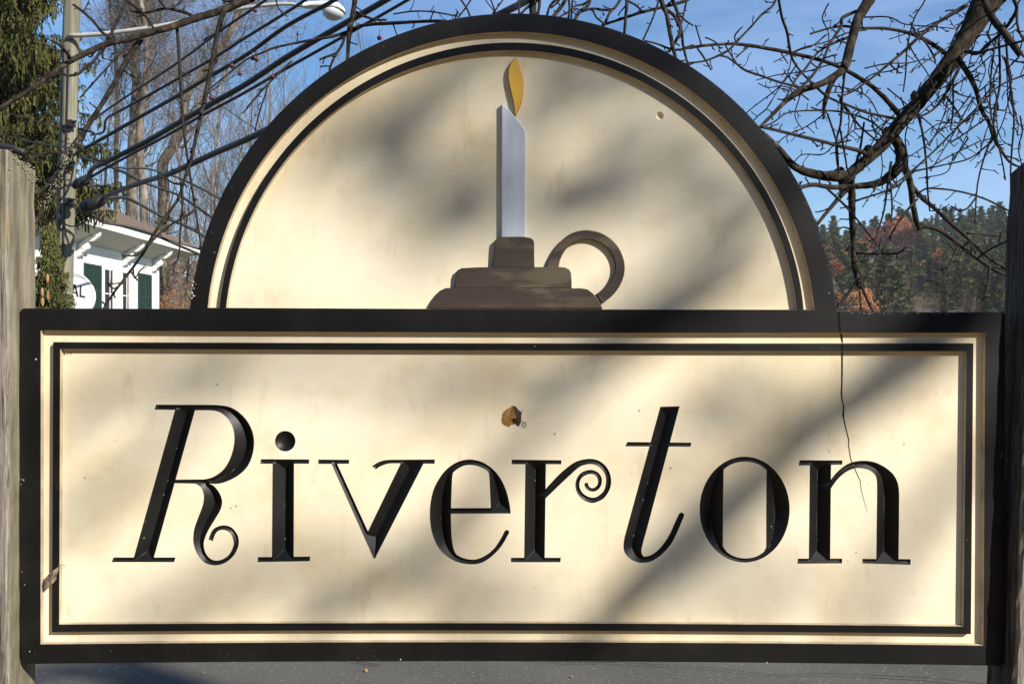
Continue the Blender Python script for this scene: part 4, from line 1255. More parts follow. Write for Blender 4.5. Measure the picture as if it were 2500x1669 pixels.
def cable(name, label, pts, wd, d0, d1, dflt=None, closure=None, group="cables strung from the utility pole"):
    p = cr(np.array(pts, float), 8)
    n = len(p)
    mb = MB()
    W_ = [P(x, y, d0 + (d1 - d0) * (i / (n - 1))) for i, (x, y) in enumerate(p)]
    mb.tube(W_, [.44 * (wd[0] + (wd[1] - wd[0]) * i / (n - 1)) * (d0 + (d1 - d0) * i / (n - 1)) / F for i in range(n)], 8)
    root = mb.build(name, CABLE, None, loc=tuple(W_[0]), smooth=True)
    tag(root, label, "cable", group)
    return root, W_
cable("overhead_cable", "topmost thin cable of the five rising to the right behind the twigs", [(232, 292), (253, 274), (325, 225), (400, 176), (470, 127), (536, 77), (650, 0), (760, -75)], (5, 8), 14, 9)
cable("overhead_cable", "second cable of the five, with a small kink beside the pole", [(222, 330), (252, 322), (259, 292), (285, 275), (357, 236), (447, 185), (525, 140), (600, 92), (675, 46), (746, 0), (860, -78)], (6, 9), 14, 9)
cable("overhead_cable", "third cable of the five, crossing just under the lamp head", [(165, 388), (190, 372), (270, 327), (357, 277), (430, 236), (507, 190), (605, 132), (700, 64), (818, 0), (950, -80)], (9, 12), 14, 9)
c4, _w = cable("overhead_cable", "thickest black cable, ending in a splice beside the pole", [(196, 448), (214, 436), (226, 412), (260, 395), (357, 346), (430, 303), (507, 259), (605, 203), (700, 140), (820, 70), (943, 0), (1090, -90)], (13, 17), 14, 8.5)
cable("overhead_cable", "lashed cable running close under the thickest one", [(212, 442), (226, 430), (300, 388), (400, 335), (492, 283), (600, 225), (700, 167), (850, 83), (996, 0), (1140, -88)], (7, 9), 13.9, 8.4)
c6, _w = cable("overhead_cable", "lowest rising cable, which passes behind the left of the arch", [(236, 494), (262, 478), (300, 462), (357, 442), (417, 423), (520, 376), (635, 325), (800, 240), (1215, 38), (1290, 0), (1450, -85)], (11, 22), 14, 6.5)
mb = MB()
mb.tube([P(178, 455, 13.8), P(188, 450, 13.8), P(216, 436, 13.8), P(222, 432, 13.8)], [.05, .075, .075, .05], 12)
tag(mb.build("cable_splice", CABLE, None, loc=tuple(P(200, 444, 13.8)), smooth=True), "black splice can at the end of the thickest cable", "splice can")
mb = MB()
mb.tube([P(196, 510, 13.6), P(202, 508, 13.6), P(236, 494, 13.6), P(246, 490, 13.6), P(256, 484, 13.6)], [.03, .095, .095, .085, .05], 12)
tag(mb.build("cable_splice", CABLE, None, loc=tuple(P(220, 500, 13.6)), smooth=True), "fat black splice can just above the brown roof", "splice can")
mb = MB()
mb.tube([P(-60, 342, 3.6), P(0, 357, 3.6), P(30, 363, 3.6), P(57, 372, 3.6), P(62, 374, 3.6)], [.015, .0155, .0155, .0145, .006], 12)
tag(mb.build("cable_sleeve", CABLE, None, loc=tuple(P(0, 357, 3.6)), smooth=True), "black cable sleeve just above the top of the lichened post", "cable sleeve")
cable("service_wire", "thin wire crossing the rising cables from the lamp arm down to the arch", [(300, 104), (325, 120), (400, 168), (480, 215), (560, 272), (650, 332), (720, 380)], (3, 3), 13, 14)
cable("service_wire", "thin pale wire from the left edge to the pole", [(-40, 262), (0, 272), (60, 287), (110, 302), (180, 322)], (3, 3), 12, 14.2)
cable("service_wire", "thin wire under the pale one, from the left edge to the pole", [(-40, 322), (10, 330), (60, 343), (140, 357), (176, 362)], (4, 4), 12, 14.2)
cable("service_wire", "upper of the wires that drop from the pole towards the arch", [(190, 382), (232, 396), (300, 410), (360, 412), (430, 432), (480, 455), (535, 484), (620, 530)], (6, 6), 13.8, 16)
cable("service_wire", "middle wire dropping from the pole, twisted round its messenger", [(240, 396), (300, 420), (350, 445), (430, 474), (480, 505), (515, 530), (600, 590)], (8, 7), 13.8, 16)
cable("service_wire", "lower wire dropping from the fat splice can past the roof edge", [(256, 484), (300, 482), (340, 498), (400, 530), (450, 550), (500, 578), (580, 640)], (9, 8), 13.6, 15)
cable("service_wire", "heavy black wire sagging across the white eave of the house", [(172, 500), (200, 516), (232, 528), (250, 542), (280, 548), (330, 558), (370, 570), (420, 592), (487, 621), (580, 660)], (8, 8), 13.9, 15)
cable("drip_loop", "black wire loop hanging beside the pole under the splice", [(212, 520), (210, 535), (196, 548), (172, 552), (150, 540), (143, 520)], (4, 4), 13.7, 13.9)
cable("drip_loop", "jumper wire curving between the two splice cans", [(218, 440), (226, 460), (240, 472), (256, 482)], (6, 6), 13.7, 13.6)

# ------------------------------------------------------------------ white house
HX, EX = -18.9, -17.7
yN, yF = 36.1 - D, 47.4 - D
HOUSE = empty("white_house", (HX - 4, (yN + yF) / 2, 0), "white bracketed house with green shutters and brown shingle roof", "house")
ZW, ZF, ZT = 5.83, 6.42, 6.74
XW2 = HX - 9.0
mb = MB()
zc = 0.0
k = 0
while zc < ZW:                       # clapboards: each course tips out 12 mm at its foot
    z1 = min(zc + 0.13, ZW)
    o_ = 0.014
    A = [(HX + o_, yN - o_), (HX + o_, yF + o_), (XW2 - o_, yF + o_), (XW2 - o_, yN - o_)]
    Bq = [(HX, yN), (HX, yF), (XW2, yF), (XW2, yN)]
    V_ = [(x, y, zc) for x, y in A] + [(x, y, z1) for x, y in Bq] + [(x, y, zc) for x, y in Bq]
    Fq = []
    for i in range(4):
        j = (i + 1) % 4
        Fq += [(i, j, 4 + j, 4 + i), (8 + i, 8 + j, j, i)]
    mb.add(V_, Fq)
    zc = z1
mb.build("wall", WHITE, HOUSE)
mb = MB()
mb.box((HX - .12, yF - .14, 0), (HX + .03, yF + .03, ZW)); mb.box((HX - .12, yN - .03, 0), (HX + .03, yN + .14, ZW))
mb.build("corner_board", WHITE, HOUSE)
ey0, ey1, ex2 = yN - 1.2, 50.2 - D, XW2 - 1.2
mb = MB()
inn = [(HX + .02, yN - .02, ZW), (HX + .02, yF + .02, ZW), (XW2 - .02, yF + .02, ZW), (XW2 - .02, yN - .02, ZW)]
outq = [(EX, ey0, ZF), (EX, ey1, ZF), (ex2, ey1, ZF), (ex2, ey0, ZF)]
mb.add(inn + outq, [(i, (i + 1) % 4, 4 + (i + 1) % 4, 4 + i) for i in range(4)])
mb.build("soffit", SOFFIT, HOUSE)
mb = MB()
for (x0, y0, x1, y1) in ((EX - .03, ey0, EX + .03, ey1), (ex2 - .03, ey0, ex2 + .03, ey1), (ex2 + .03, ey0, EX - .03, ey0 + .06), (ex2 + .03, ey1 - .06, EX - .03, ey1)):
    mb.box((x0, y0, ZF - .01), (x1, y1, ZT))
mb.build("fascia", WHITE, HOUSE)
rc = [(EX + .1, ey0 - .1, ZT + .003), (EX + .1, ey1 + .1, ZT + .003), (ex2 - .1, ey1 + .1, ZT + .003), (ex2 - .1, ey0 - .1, ZT + .003)]
xm = (EX + ex2) / 2; hh = 2.9
ridge = [(xm, ey0 + 5.4, ZT + hh), (xm, ey1 - 5.4, ZT + hh)]
mb = MB()
# shingle courses: stepped strips up each slope
def slope(a, b, c, d, n=16):
    a, b, c, d = map(Vector, (a, b, c, d))
    for i in range(n):
        t0, t1 = i / n, (i + 1) / n
        q = [a.lerp(d, t0), b.lerp(c, t0), b.lerp(c, t1), a.lerp(d, t1)]
        up = Vector((0, 0, .025))
        mb.add([q[0] + up, q[1] + up, q[2], q[3], q[0], q[1]], [(0, 1, 2, 3), (4, 5, 1, 0)])
slope(rc[0], rc[1], ridge[1], ridge[0]); slope(rc[1], rc[2], ridge[1], ridge[1]); slope(rc[2], rc[3], ridge[0], ridge[1]); slope(rc[3], rc[0], ridge[0], ridge[0])
mb.add([(*q[:2], q[2] - .004) for q in rc], [(3, 2, 1, 0)])
mb.build("roof", ROOFM, HOUSE)
# scroll brackets
for px_ in (188, 300, 372, 205 - 92):
    dist = -HX * F / (1250 - px_)
    y = dist - D
    for half in (0,):
        mb = MB()
        prof = []
        # S-shaped scroll: a curved ribbon from wall to fascia with rolled ends
        ctr = cr([(0.03, ZW - .62), (0.10, ZW - .44), (0.27, ZW - .36), (0.42, ZW - .22), (0.40, ZW - .02), (0.55, ZW + .12), (0.74, ZW + .14), (0.90, ZW + .30), (0.98, ZW + .50)], 4)
        tg = np.gradient(ctr, axis=0); tg /= np.linalg.norm(tg, axis=1)[:, None]
        nn = np.stack([-tg[:, 1], tg[:, 0]], 1)
        up_, lo_ = ctr + nn * .11, ctr - nn * .08
        pr = np.vstack([lo_, up_[::-1]])
        n = len(pr); h_ = n // 2
        V_ = [(HX + a, y - .09, z) for a, z in pr] + [(HX + a, y + .09, z) for a, z in pr]
        Fq = [(i, (i + 1) % n, n + (i + 1) % n, n + i) for i in range(n)]
        for i in range(h_ - 1):
            Fq += [(i, i + 1, n - 2 - i, n - 1 - i), (n + i, n + n - 1 - i, n + n - 2 - i, n + i + 1)]
        mb.add(V_, Fq)
        for (oo, zz, r) in ((.34, ZW - .17, .20), (.84, ZW + .34, .16), (.12, ZW - .50, .10)):
            for q_ in (1.0, .55):
                mb.tube([Vector((HX + oo, y - .10 - .04 * (q_ < 1), zz)), Vector((HX + oo, y + .10 + .04 * (q_ < 1), zz))], r * q_, 16)
        mb.build("eave_bracket", WHITE, HOUSE)
# windows and shutters on the long wall; horizontal positions from the photograph
def yat(px_): return -HX * F / (1250 - px_) - D
ztopS, zbot = 5.0, 2.55
def shutter(p0, p1):
    y0, y1 = yat(p0), yat(p1)
    mb = MB()
    x0, x1 = HX + .018, HX + .075
    fr = .075
    ym = (y0 + y1) / 2
    for a, b in ((y0, y0 + fr), (ym - fr * .6, ym + fr * .6), (y1 - fr, y1)):
        mb.box((x0, a, zbot), (x1, b, ztopS))
    for a, b in ((y0 + fr, ym - fr * .6), (ym + fr * .6, y1 - fr)):
        for z in (zbot, (zbot + ztopS) / 2 - .05, ztopS - .11):
            mb.box((x0 + .003, a, z), (x1 - .003, b, z + .1))
        mb.box((x0, a, zbot + .1), (x0 + .008, b, ztopS - .12))
    o = mb.build("shutter", SHUT, HOUSE)
    lv = MB()
    for a, b in ((y0 + fr, ym - fr * .6), (ym + fr * .6, y1 - fr)):
        z = zbot + .16
        while z < ztopS - .16:
            lv.add([(x0 + .012, a, z + .075), (x0 + .012, b, z + .075), (x1 - .006, b, z), (x1 - .006, a, z)], [(0, 1, 2, 3)])
            z += .085
    l_ = lv.build("louvres", SHUT, o); l_['kind'] = 'stuff'
def window(p0, p1):
    y0, y1 = yat(p0), yat(p1)
    mb = MB()
    t = .13
    mb.box((HX + .0, y0 - t, zbot - .05), (HX + .06, y0, ztopS + .02)); mb.box((HX + .0, y1, zbot - .05), (HX + .06, y1 + t, ztopS + .02))
    mb.box((HX + .0, y0, ztopS - .14), (HX + .058, y1, ztopS + .018)); mb.box((HX, y0 - t - .05, zbot - .12), (HX + .10, y1 + t + .05, zbot - .052))
    mb.box((HX + .02, y0, (ztopS + zbot) / 2 - .05), (HX + .05, y1, (ztopS + zbot) / 2))
    mb.box((HX + .02, (y0 + y1) / 2 + .12, zbot), (HX + .045, (y0 + y1) / 2 + .16, ztopS - .14))
    o = mb.build("window", WHITE, HOUSE)
    g = MB()
    g.box((HX + .004, y0, zbot), (HX + .022, y1, ztopS - .14))
    g.build("pane", GLASS, o)
shutter(203, 245); shutter(335.5, 367.5)
window(253, 274); window(297, 313)
# lower storey windows, out of sight behind the sign from here
ztopS, zbot = 2.25, 0.5
shutter(203, 245); shutter(335.5, 367.5); window(253, 274); window(297, 313)

# oval sign
OV = empty("oval_sign", tuple(P(143, 800, 16.2)), "white oval sign lettered AL and E, half hidden by the utility pole", "sign")
mb = MB()
oc = P(143, 724, 16.2); rx, rz = 88 * 16.2 / F, 69 * 16.2 / F
n = 60
ring = lambda k, y: [(oc.x + rx * k * math.cos(2 * math.pi * i / n), y, oc.z + rz * k * math.sin(2 * math.pi * i / n)) for i in range(n)]
mb.add(ring(1, oc.y) + ring(1, oc.y + .05), [tuple(range(n)), tuple(range(2 * n - 1, n - 1, -1))] + [(i, (i + 1) % n, n + (i + 1) % n, n + i) for i in range(n)])
mb.build("board", SIGNW, OV)
mb = MB()
mb.add(ring(.95, oc.y - .004) + ring(.938, oc.y - .004), [(i, (i + 1) % n, n + (i + 1) % n, n + i) for i in range(n)])
mb.build("border_line", STEEL, OV)
mb = MB()
mb.box((oc.x - .05, oc.y + .052, -.05), (oc.x + .05, oc.y + .15, oc.z + .35))
mb.build("sign_leg", POLEM, OV)
def bars(name, quads):
    mb = MB()
    for q in quads:
        V_ = [P(x, y, 16.2) for x, y in q]
        V_ = [(v.x, oc.y - .006, v.z) for v in V_]
        W_ = [(v[0], oc.y - .001, v[2]) for v in V_]
        k = len(V_)
        mb.add(V_ + W_, [tuple(range(k))] + [(i, (i + 1) % k, k + (i + 1) % k, k + i) for i in range(k)])
    o = mb.build(name, INK, OV)
    return o
zS = lambda p: [(80 + x / 7.13, 540 + y / 7.13) for x, y in p]
o = bars("letter", [zS([(713, 1095), (745, 1098), (690, 1300), (660, 1296)]), zS([(725, 1096), (748, 1099), (800, 1315), (768, 1310)]), zS([(690, 1225), (775, 1235), (779, 1258), (684, 1248)])]); o['label'] = "dark letter A"
o = bars("letter", [zS([(822, 1115), (848, 1118), (845, 1318), (818, 1314)]), zS([(845, 1290), (915, 1303), (914, 1333), (818, 1316)])]); o['label'] = "dark letter L"
o = bars("letter", [zS([(655, 1342), (738, 1355), (736, 1376), (655, 1364)]), zS([(655, 1392), (712, 1400), (710, 1420), (655, 1412)]), zS([(655, 1436), (735, 1445), (733, 1466), (655, 1458)]), zS([(640, 1340), (664, 1342), (664, 1460), (640, 1456)])]); o['label'] = "dark letter E"

# ------------------------------------------------------------------ spruce beside the pole
def quad(mb, c, u, v):
    mb.add([c - u - v, c + u - v, c + u + v, c - u + v], [(0, 1, 2, 3)])
def spruce(name, base, ht, zlow, rad, label, levels, per, m, seed, hang=.55, cat="tree", lean=0):
    rnd = random.Random(seed)
    root = empty(name, base, label, cat)
    bx = Vector(base)
    mb = MB()
    mb.tube([bx + Vector((0, 0, -.1)), bx + Vector((0.03, 0, ht * .5)), bx + Vector((0, 0, ht))], [ht * .014, ht * .009, .01], 8)
    mb.build("trunk", GREYB, root)
    mb = MB(); br = MB()
    for k in range(levels):
        z = zlow + (ht - zlow) * ((k + rnd.uniform(-.7, .7)) / levels)
        z = max(zlow, min(ht * .99, z))
        rr = rad * (ht - z) / (ht - zlow) + .04 * rad
        for b in range(per):
            a = rnd.uniform(0, 6.283)
            ln = rr * rnd.uniform(.62, 1.12)
            dirv = Vector((math.cos(a), math.sin(a), 0))
            p0 = bx + Vector((0, 0, z))
            pts = []
            n = 7
            for i in range(n + 1):
                t = i / n
                pts.append(p0 + dirv * ln * t + Vector((0, 0, -0.34 * ln * t + .30 * ln * t * t + rnd.uniform(-.02, .02) * ln)))
            br.tube(pts, [.011 * ln * (1 - .8 * i / n) + .002 for i in range(n + 1)], 3, False)
            side = Vector((-dirv.y, dirv.x, 0))
            steps = max(9, int(ln / .085 / max(1, rad / 2.2)))
            for i in range(steps):
                t = (i + rnd.random()) / steps
                q = pts[min(n, int(t * n))].lerp(pts[min(n, int(t * n) + 1)], t * n - int(t * n))
                for s in (-1, 1, -1, 1):
                    w_ = ln * .20 * (1.05 - t) * rnd.uniform(.4, 1.2) + .03 * rad
                    c0 = q + side * s * w_ * .5
                    # outward spray
                    u = (side * s * .8 + dirv * rnd.uniform(.2, .9) + Vector((0, 0, rnd.uniform(-.5, .1)))).normalized()
                    wv = (u.cross(Vector((rnd.gauss(0, .3), rnd.gauss(0, .3), 1)))).normalized()
                    quad(mb, c0, u * w_ * .6, wv * (.004 * rad + .003))
                    # hanging branchlet
                    hl = hang * rnd.uniform(.25, 1) * (.35 + .65 * (1 - t)) * rad / 2.2
                    dn = Vector((rnd.gauss(0, .16), rnd.gauss(0, .16), -1)).normalized()
                    c1 = q + side * s * w_ * rnd.uniform(.1, 1)
                    for h in range(3):
                        a2 = rnd.uniform(0, 3.14)
                        wv = Vector((math.cos(a2), math.sin(a2), 0))
                        l3 = hl / 3
                        quad(mb, c1 + dn * (h + .5) * l3 + Vector((rnd.gauss(0, .02), rnd.gauss(0, .02), 0)), (dn + Vector((rnd.gauss(0, .25), rnd.gauss(0, .25), 0))) * l3 * .62, wv * (.0056 * rad + .002) * rnd.uniform(.4, 1.6))
    br.build("boughs", GREYB, root)
    o = mb.build("foliage", m, root)
    return root
spruce("norway_spruce", (-12.7, 22.5 - D, 0), 14.2, 5.3, 2.75, "tall spruce with drooping olive boughs behind the utility pole", 27, 11, SPRUCE, 3, .85)
YS = spruce("young_spruce", tuple(Vector((P(122, 800, 11.5).x, P(122, 800, 11.5).y, 0))), 3.05, .5, .68, "young dark spruce with brown cones in front of the pole foot", 46, 10, PINE, 8, .8)
for x, y, d in ((103, 713, 11.2), (104, 737, 11.2), (116, 680, 11.25), (117, 722, 11.3)):
    mb = MB(); mb.ball(P(x, y, d), 4.0 * d / F, 8, 8, (1, 1, 2.9))
    mb.build("cone", CONE, YS, smooth=True)

# ------------------------------------------------------------------ bare trees
def grow(tr, tw, p, d, r, Ln, lvl, rnd, up=.06, wob=.13, kids=4):
    n = 5 if lvl > 1 else 3
    pts = [p.copy()]; q = p.copy(); dd = d.copy()
    for i in range(n):
        dd = (dd + Vector((rnd.gauss(0, wob), rnd.gauss(0, wob), rnd.gauss(0, wob) + up))).normalized()
        q = q + dd * Ln / n
        pts.append(q.copy())
    r1 = r * .62
    rad = [r + (r1 - r) * i / n for i in range(n + 1)]
    mb = tr if r > .05 else tw
    mb.tube(pts, rad, 9 if r > .06 else (4 if r > .02 else 3), False)
    if lvl == 0: return
    for k in range(kids):
        t = rnd.uniform(.3, 1)
        i = min(n - 1, int(t * n))
        c = pts[i].lerp(pts[i + 1], t * n - i)
        ax = dd.orthogonal().normalized()
        ax.rotate(Matrix.Rotation(rnd.uniform(0, 6.283), 3, dd))
        e = (dd * math.cos(rnd.uniform(.45, .95)) + ax * math.sin(rnd.uniform(.45, .95))).normalized()
        grow(tr, tw, c, e, max(.0075, (r + (r1 - r) * t) * rnd.uniform(.38, .6)), Ln * rnd.uniform(.5, .78), lvl - 1, rnd, up, wob * 1.15, kids)
    grow(tr, tw, q, dd, max(.0075, r1), Ln * .78, lvl - 1, rnd, up, wob, kids)

def bare_root(name, loc, label, group=None):
    return empty(name, loc, label, "tree", group)

def sycamore(seed, trunk_pts, label, depth, lv, r0, r1, crown=None):
    """trunk follows the photographed line, then branches freely"""
    rnd = random.Random(seed)
    pts = cr([(*P(x, y, depth), 0) for x, y in trunk_pts], 5)
    pts = [Vector(q[:3]) for q in pts]
    b = pts[0]
    g = Vector((b.x - (pts[1].x - b.x) * .5, b.y, -.2))
    pts = [g] + pts
    root = bare_root("sycamore_tree", (g.x, g.y, 0), label)
    tr, tw = MB(), MB()
    n = len(pts)
    rad = [r0 + (r1 - r0) * i / (n - 1) for i in range(n)]
    tr.tube(pts, rad, 12)
    for i in range(max(2, n // 4), n):
        for k in range(2 if i > n * .5 else 1):
            dd = (pts[i] - pts[i - 1]).normalized()
            ax = dd.orthogonal().normalized()
            ax.rotate(Matrix.Rotation(rnd.uniform(0, 6.283), 3, dd))
            e = (dd * .5 + ax * .8 + Vector((0, 0, .2))).normalized()
            grow(tr, tw, pts[i], e, rad[i] * rnd.uniform(.08, .26), rnd.uniform(1.6, 3.4), lv, rnd, .07, .17, 4)
    grow(tr, tw, pts[-1], (pts[-1] - pts[-2]).normalized(), rad[-1], 2.4, lv, rnd, .05, .12, 4)
    tr.build("trunk", SYC, root, smooth=True)
    tw.build("crown", GREYB, root)
    return root
sycamore(1, [(318, 640), (322, 520), (322, 420), (328, 300), (334, 200), (330, 140), (345, 60), (352, 0), (360, -90), (372, -200)], "mottled sycamore with a thick tan trunk left of the dark one", 58, 3, .42, .14)
sycamore(2, [(352, 640), (350, 480), (340, 330), (352, 230), (360, 130), (352, 50), (338, -40), (330, -140)], "sycamore with a slim dark trunk close beside the thick tan one", 55, 3, .27, .10)
sycamore(3, [(395, 640), (400, 480), (398, 400), (425, 355), (447, 300), (452, 250), (470, 210), (520, 150), (560, 80), (590, 10), (620, -70), (640, -160)], "pale sycamore leaning right behind the house roof", 62, 3, .42, .12)
sycamore(4, [(285, 560), (284, 400), (285, 250), (282, 130), (270, 40), (262, -60)], "slender grey tree between the pole and the thick tan trunk", 64, 3, .20, .09)
def bare_mesh(seed, ht, lv=4, r0=.16, up=.10, kids=4):
    rnd = random.Random(seed)
    tr, tw = MB(), MB()
    grow(tr, tw, Vector((0, 0, 0)), Vector((rnd.gauss(0, .04), 0, 1)).normalized(), r0, ht * .30, lv, rnd, up, .09, kids)
    return tr, tw
def make_tree(name, label, group, tr, tw, mt, mw, loc, crown="crown"):
    root = empty(name, loc, label, "tree", group)
    me = obj("trunk", tr.v, tr.f, mt, root, local=True)
    cw = obj(crown, tw.v, tw.f, mw, root, local=True)
    return root
def copy_tree(src, loc, rz, sc, label=None):
    r = src.copy(); COL.objects.link(r)
    r.location = loc; r.rotation_euler = (0, 0, rz); r.scale = (sc, sc, sc)
    if label: r['label'] = label
    for ch in list(src.children):
        c = ch.copy(); COL.objects.link(c); c.parent = r
    return r
src = []
for sd_, hh_ in ((31, 24), (32, 25), (33, 23)):
    tr, tw = bare_mesh(sd_, hh_, 5, .19, .085, 3)
    src.append((tr, tw))
rnd = random.Random(77)
spots = [(420, 78), (520, 64), (575, 76), (640, 66), (700, 72), (770, 64), (840, 76), (905, 68), (985, 74), (1080, 80), (230, 80), (120, 76), (1190, 84), (20, 80), (380, 92), (300, 74), (470, 86), (545, 90), (610, 86), (670, 92), (735, 84), (805, 90), (870, 84), (940, 92), (1030, 88), (345, 96), (400, 58), (450, 60), (505, 57), (560, 60), (615, 58), (665, 61), (720, 60), (790, 62), (860, 60)]
roots = []
BGRP = "bare trees behind the cables"
BLAB = "tall leafless grey tree with fine upright twigs behind the cables"
for i, (px_, d) in enumerate(spots):
    x, y = P(px_, 0, d)[:2]
    zone = "left of the utility pole" if px_ < 170 else ("behind the house roof" if px_ < 480 else ("behind the rising cables left of the arch" if px_ < 700 else ("behind the lamp head and cables" if px_ < 900 else "behind the top of the arch")))
    lab_ = "tall leafless grey tree with fine twigs " + zone
    if i < 3:
        r = make_tree("bare_tree", lab_, BGRP, *src[i], GREYB, GREYB, (x, y, 0)); r.rotation_euler.z = rnd.uniform(0, 6)
        roots.append(r)
    else:
        copy_tree(roots[i % 3], (x, y, -.2), rnd.uniform(0, 6.28), rnd.uniform(.85, 1.12), lab_)

# ------------------------------------------------------------------ wooded hill
def pine_mesh(seed, ht, rad, whorls=18, dens=20):
    rnd = random.Random(seed)
    tr, fo = MB(), MB()
    tr.tube([Vector((0, 0, -.5)), Vector((0, 0, ht * .95))], [.22, .05], 6)
    for k in range(whorls):
        z = ht * (.12 + .86 * k / whorls) + rnd.uniform(-.2, .2)
        t = (z / ht)
        rr = rad * (1.02 - t) ** .6 * rnd.uniform(.7, 1.15)
        nb = 6
        for b in range(nb):
            a = rnd.uniform(0, 6.283)
            ln = rr * rnd.uniform(.55, 1.2)
            dv = Vector((math.cos(a), math.sin(a), rnd.uniform(.0, .35)))
            for i in range(dens):
                s = (i + rnd.random()) / dens
                c = Vector((0, 0, z)) + dv * ln * s + Vector((rnd.gauss(0, .12), rnd.gauss(0, .12), rnd.gauss(0, .12)))
                u = (dv + Vector((rnd.gauss(0, .5), rnd.gauss(0, .5), rnd.gauss(.2, .4)))).normalized()
                v = u.orthogonal().normalized(); v.rotate(Matrix.Rotation(rnd.uniform(0, 3.14), 3, u))
                h = rnd.uniform(.18, .40) * (rad / 2.6)
                quad(fo, c, u * h, v * h * rnd.uniform(.16, .36))
    return tr, fo
def round_mesh(seed, ht, rad, n=28, leaf=.17, per=50):
    rnd = random.Random(seed)
    tr, fo = MB(), MB()
    tr.tube([Vector((0, 0, -.5)), Vector((.1, 0, ht * .45)), Vector((0, .1, ht * .8))], [.2, .13, .04], 6)
    for k in range(n):
        a = rnd.uniform(0, 6.283); b = rnd.uniform(-.6, 1)
        rr = rad * rnd.uniform(.35, .95)
        c = Vector((rr * math.cos(a) * math.sqrt(max(.05, 1 - b * b)), rr * math.sin(a) * math.sqrt(max(.05, 1 - b * b)), ht * .62 + ht * .36 * b))
        tr.tube([Vector((0, 0, ht * .4)), c], [.05, .015], 3, False)
        cr_ = rad * rnd.uniform(.2, .4)
        for i in range(per):
            q = c + Vector((rnd.gauss(0, .5), rnd.gauss(0, .5), rnd.gauss(0, .42))) * cr_
            u = Vector((rnd.gauss(0, 1), rnd.gauss(0, 1), rnd.gauss(0, 1))).normalized()
            v = u.orthogonal().normalized()
            s = leaf * rnd.uniform(.5, 1.2)
            quad(fo, q, u * s, v * s * .7)
    return tr, fo
PM = [pine_mesh(s, h, r) for s, h, r in ((1, 11, 2.7), (2, 12.5, 3.0), (3, 9.5, 2.9), (4, 11, 3.4))]
OM = [round_mesh(s, h, r) for s, h, r in ((5, 8, 3.4), (6, 7, 3.0))]
BM = [bare_mesh(s, h, 4, .12, .10, 3) for s, h in ((41, 10), (42, 9), (43, 11))]
protos = {}
KIND = {
    'pine': ("pine_tree", "dark green pine", "pines on the hill", PM, GREYB, PINE),
    'oak': ("oak_tree", "russet leaved oak", "russet oaks on the hill", OM, GREYB, OAK),
    'gold': ("maple_tree", "orange leaved maple", "orange trees on the hill", OM, GREYB, GOLD),
    'bare': ("bare_tree", "small grey leafless tree", "leafless trees on the hill", BM, GREYB, BUSHB),
}
rnd = random.Random(123)
def hill_at(px_, py_):
    """distance at which the hill's surface shows at this photo pixel"""
    best, bd = 120, 1e9
    for d in np.arange(95, 345, 2.0):
        x = (px_ - 1250) / F * d
        yy = CY - (hz(x, d - D) - H) / d * F
        if abs(yy - py_) < bd: bd, best = abs(yy - py_), d
    return best
def place(kind, px_, py_, sc):
    nm, lab, grp, MS, mt, mw = KIND[kind]
    d = hill_at(px_, py_)
    x = (px_ - 1250) / F * d; y = d - D
    loc = (x, y, hz(x, y) - .3)
    i = rnd.randrange(len(MS))
    row = "on the hilltop skyline" if py_ < 590 else ("on the middle of the wooded slope" if py_ < 690 else "low on the wooded slope")
    col_ = "near the arch edge" if px_ < 2130 else ("below the crabapple limb" if px_ < 2300 else "near the leaning post")
    lab = "%s %s, %s" % (lab, row, col_)
    if (kind, i) not in protos:
        r = make_tree(nm, lab, grp, *MS[i], mt, mw, loc)
        r.rotation_euler.z = rnd.uniform(0, 6); r.scale = (sc, sc, sc)
        protos[(kind, i)] = r
    else:
        copy_tree(protos[(kind, i)], loc, rnd.uniform(0, 6.28), sc, lab)
def region(px_, py_):
    # py_ = foot of the tree
    if 2095 < px_ < 2245 and 585 < py_ < 640: return 'oak' if rnd.random() < .95 else 'bare'
    if 1990 < px_ < 2070 and 655 < py_ < 700: return 'oak' if rnd.random() < .6 else 'pine'
    if 2245 < px_ < 2305 and 670 < py_ < 705: return 'gold' if rnd.random() < .7 else 'pine'
    if 2030 < px_ < 2130 and py_ > 752: return 'gold' if rnd.random() < .22 else 'bare'
    if 1995 < px_ < 2050 and 540 < py_ < 575: return 'oak' if rnd.random() < .4 else 'pine'
    if 2420 < px_ and 560 < py_ < 590: return 'oak' if rnd.random() < .4 else 'pine'
    if py_ > 725 and 2110 < px_ < 2330: return 'bare' if rnd.random() < .7 else 'pine'
    if py_ > 715: return 'bare' if rnd.random() < .35 else 'pine'
    if py_ < 565: return 'pine' if rnd.random() < .68 else 'bare'
    return 'pine' if rnd.random() < .86 else 'bare'
nt_ = 0
for row, py_ in enumerate(np.arange(540, 800, 15)):
    st_ = 24 if py_ < 700 else 30
    for px_ in np.arange(1950, 2500, st_):
        x = px_ + rnd.uniform(-13, 13); y = py_ + rnd.uniform(-7, 7)
        kd = region(x, y); sc_ = rnd.uniform(.48, .86) * (1.25 if rnd.random() < .12 else 1)
        if kd in ('pine', 'bare'):
            for (ax, bx_, ay, by_) in ((2090, 2250, 636, 700), (1985, 2075, 698, 760), (2245, 2308, 704, 770), (2030, 2130, 770, 830)):
                if ax < x < bx_ and ay < y < by_: sc_ *= .55
        if kd == 'oak' and 2095 < x < 2245: sc_ *= 1.3
        place(kd, x, y, sc_); nt_ += 1
